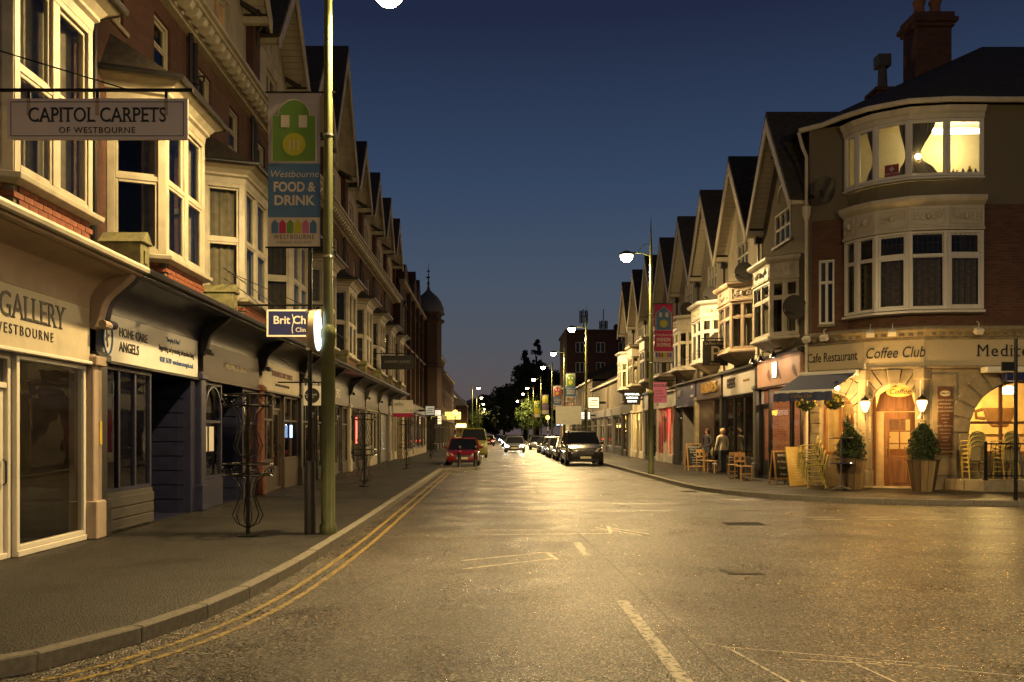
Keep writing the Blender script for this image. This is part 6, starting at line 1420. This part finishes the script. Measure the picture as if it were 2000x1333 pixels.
for cx in (4.6,1.9):
    a = MB().lathe([(.06,15.7),(.06,18.6)], (cx,-1,0), 6)
    for k in range(6): a.box(cx+.5*math.cos(k*1.047)-.08,cx+.5*math.cos(k*1.047)+.08,-1+.5*math.sin(k*1.047)-.06,-1+.5*math.sin(k*1.047)+.06,16.7 if cx > 3 else 15.9,18.4 if cx > 3 else 17.0); a.tube([(cx,-1,17.6 if cx > 3 else 16.4),(cx+.5*math.cos(k*1.047),-1+.5*math.sin(k*1.047),17.6 if cx > 3 else 16.4)], .03, 5)
    a.build('antenna_cluster', GREYD, FL)
# bright little fascia signs down the right side and on the left
def glow_sign(X, Y, z, w, h, col, s, label, n=(0,-1)):
    S = thing('lit_sign', label, 'sign', (0,0,0), 0, 'small lit shop signs down the street'); S.matrix_basis = SM((X,Y,z), n)
    MB().box(-w/2,w/2,-.08,0,0,h).build('case', GREYD, S, bevel=.01); MB().box(-w/2+.05,w/2-.05,.002,.012,.05,h-.05).build('face', emis('sign_face', col, s), S)
    for q in range(3): MB().box(-w*.36+w*.1*(q == 1),w*.36-w*.14*(q == 2),.013,.016,h*(.24+.2*q),h*(.31+.2*q)).build('sign_line', GREYD, S)
    MB().box(w/2 if X < 0 else -w/2-.5, w/2+.5 if X < 0 else -w/2, -.06,-.02,h*.4,h*.6).build('arm', IRON, S)
for a in ((7.9,70,3.6,.9,.9,(1,.80,.45),1.6,'bright square lit sign on the low shop row'),(8.3,80,2.9,.9,.7,(.75,.8,.85),.8,'white lit letter sign before the crossing'),(8.4,90,3.0,.8,1.0,(1,.8,.5),1.8,'warm lit sign past the crossing'),(8.4,110,2.6,1.2,.8,(.5,.65,1),1.5,'blue white lit sign by the far lamp posts'),
          (-4.6,70,3.0,1.2,.5,(1,.9,.7),1.1,'white lit sign on the turreted building'),(-4.5,76,2.4,.4,1.1,(1,.7,.4),1.5,'narrow lit sign at the turret corner'),(-5.2,100,3.2,3.4,.9,(1,.72,.12),3,'long yellow lit sign at the side street corner'),(-4.4,63,2.9,.7,.7,(.5,.55,.5),.3,'small grey sign on the turreted building')): glow_sign(*a)
GS = hang_sign('direction_sign', 'plain grey back of a direction sign behind the off roader', 5.6, 66, 2.3, 1.9, 1.35, pm('sign_back', (.42,.42,.36), .5), None, [], bar=False); MB().lathe([(.05,-2.2),(.05,1.3)], (-.6,-.05,0), 8).lathe([(.05,-2.2),(.05,1.3)], (.6,-.05,0), 8).build('post', GREYM, GS)
BARK = woodm('bark', (.05,.035,.022), (.10,.07,.045), 5, .9)
TL = [pm('dark_leaf', (.03,.042,.016), .7, var=.5, vs=2), pm('mid_leaf', (.06,.10,.02), .65, var=.5, vs=2), pm('poplar_leaf', (.03,.038,.018), .7, var=.5, vs=2)]
def tree(X, Y, h, r, kind, label, n=5000, ls=.28, low=.25):
    Tr = thing('tree', label, 'tree', (X,Y,0), 0, 'trees at the end of the street'); rng = random.Random(int(X*31+Y))
    tk = MB().tube([(0,0,0),(.1,0,h*.3),(-.05,.1,h*.6),(0,0,h*.85)], [h*.028,h*.022,h*.014,h*.004], 8)
    for k in range(7):
        a = k*2.4; z = h*(.25+.08*k); tk.tube([(0,0,z),(r*.35*math.cos(a),r*.35*math.sin(a),z+h*.1),(r*.7*math.cos(a),r*.7*math.sin(a),z+h*.17)], [h*.010,h*.007,h*.002], 5)
    tk.build('trunk', BARK, Tr)
    cl = []
    for k in range(70 if kind != 2 else 60):
        t = rng.random(); z = h*(low+(1-low)*t)
        if kind == 2: R0 = r*math.sin(math.pi*min(.98,max(.06,t)))**.6
        else: R0 = r*math.sin(math.pi*(.12+.82*t))**.7
        a = rng.random()*6.283; q = R0*math.sqrt(rng.random())*.85; cl.append((q*math.cos(a), q*math.sin(a), z, r*rng.uniform(.16,.30) if kind != 2 else r*rng.uniform(.2,.42)))
    def fn(rn):
        c = rn.choice(cl); v = Vector((rn.gauss(0,1),rn.gauss(0,1),rn.gauss(0,1))).normalized()*c[3]*(rn.random()**.35)
        return (c[0]+v.x, c[1]+v.y, c[2]+v.z*.85)
    b = MB(); leaves(b, fn, n, ls, rng); b.build('crown', TL[kind], Tr, fix=False)
tl = ['huge dark rounded tree closing the end of the street','lower dark tree behind the huge rounded one','broad dark tree behind the brick shop row','dark tree behind the farthest lamps','bright green street tree lit from beneath by a lamp','small lit street tree on the left beyond the lamps','slim dark poplar above the rounded tree','taller slim poplar beside the first poplar','low dark tree at the left end of the street','small green tree in the middle of the far street','spreading dark tree on the far left side']
tree(10,215,17.5,9,0,tl[0],20000,.36); tree(3,235,13,6.5,0,tl[1],10000,.36); tree(17,205,15,7,0,tl[2],12000,.36); tree(-3,262,12,7,0,tl[3],10000,.36)
tree(6.8,150,7.4,3.4,1,tl[4],7000,.17,.35); tree(-5.2,205,7.0,3.2,1,tl[5],3000,.2,.3)
tree(8.6,235,23.5,2.2,2,tl[6],6000,.26,.2); tree(11.6,235,26,2.0,2,tl[7],6000,.26,.2)
tree(-9,240,10,5,0,tl[8],3500,.34); tree(.5,250,8,4,1,tl[9],3000,.26); tree(-14,230,13,6,0,tl[10],3500,.34)

for i, (X, Y, lb) in enumerate(((5.45,24.9,'iron gully grate at the right kerb before the side road'),(2.9,10.4,'small square iron cover in the right hand lane'))):
    G = thing('drain_cover', lb, 'drain cover', (X,Y,0), 0, 'iron covers in the carriageway')
    MB().box(-.22,.22,-.2,.2,-.02,.006).build('frame', IRON, G)
    for k in range(6): MB().box(-.19,.19,-.17+k*.06,-.14+k*.06,.006,.012).build('bar', KERB if i == 1 else IRON, G)
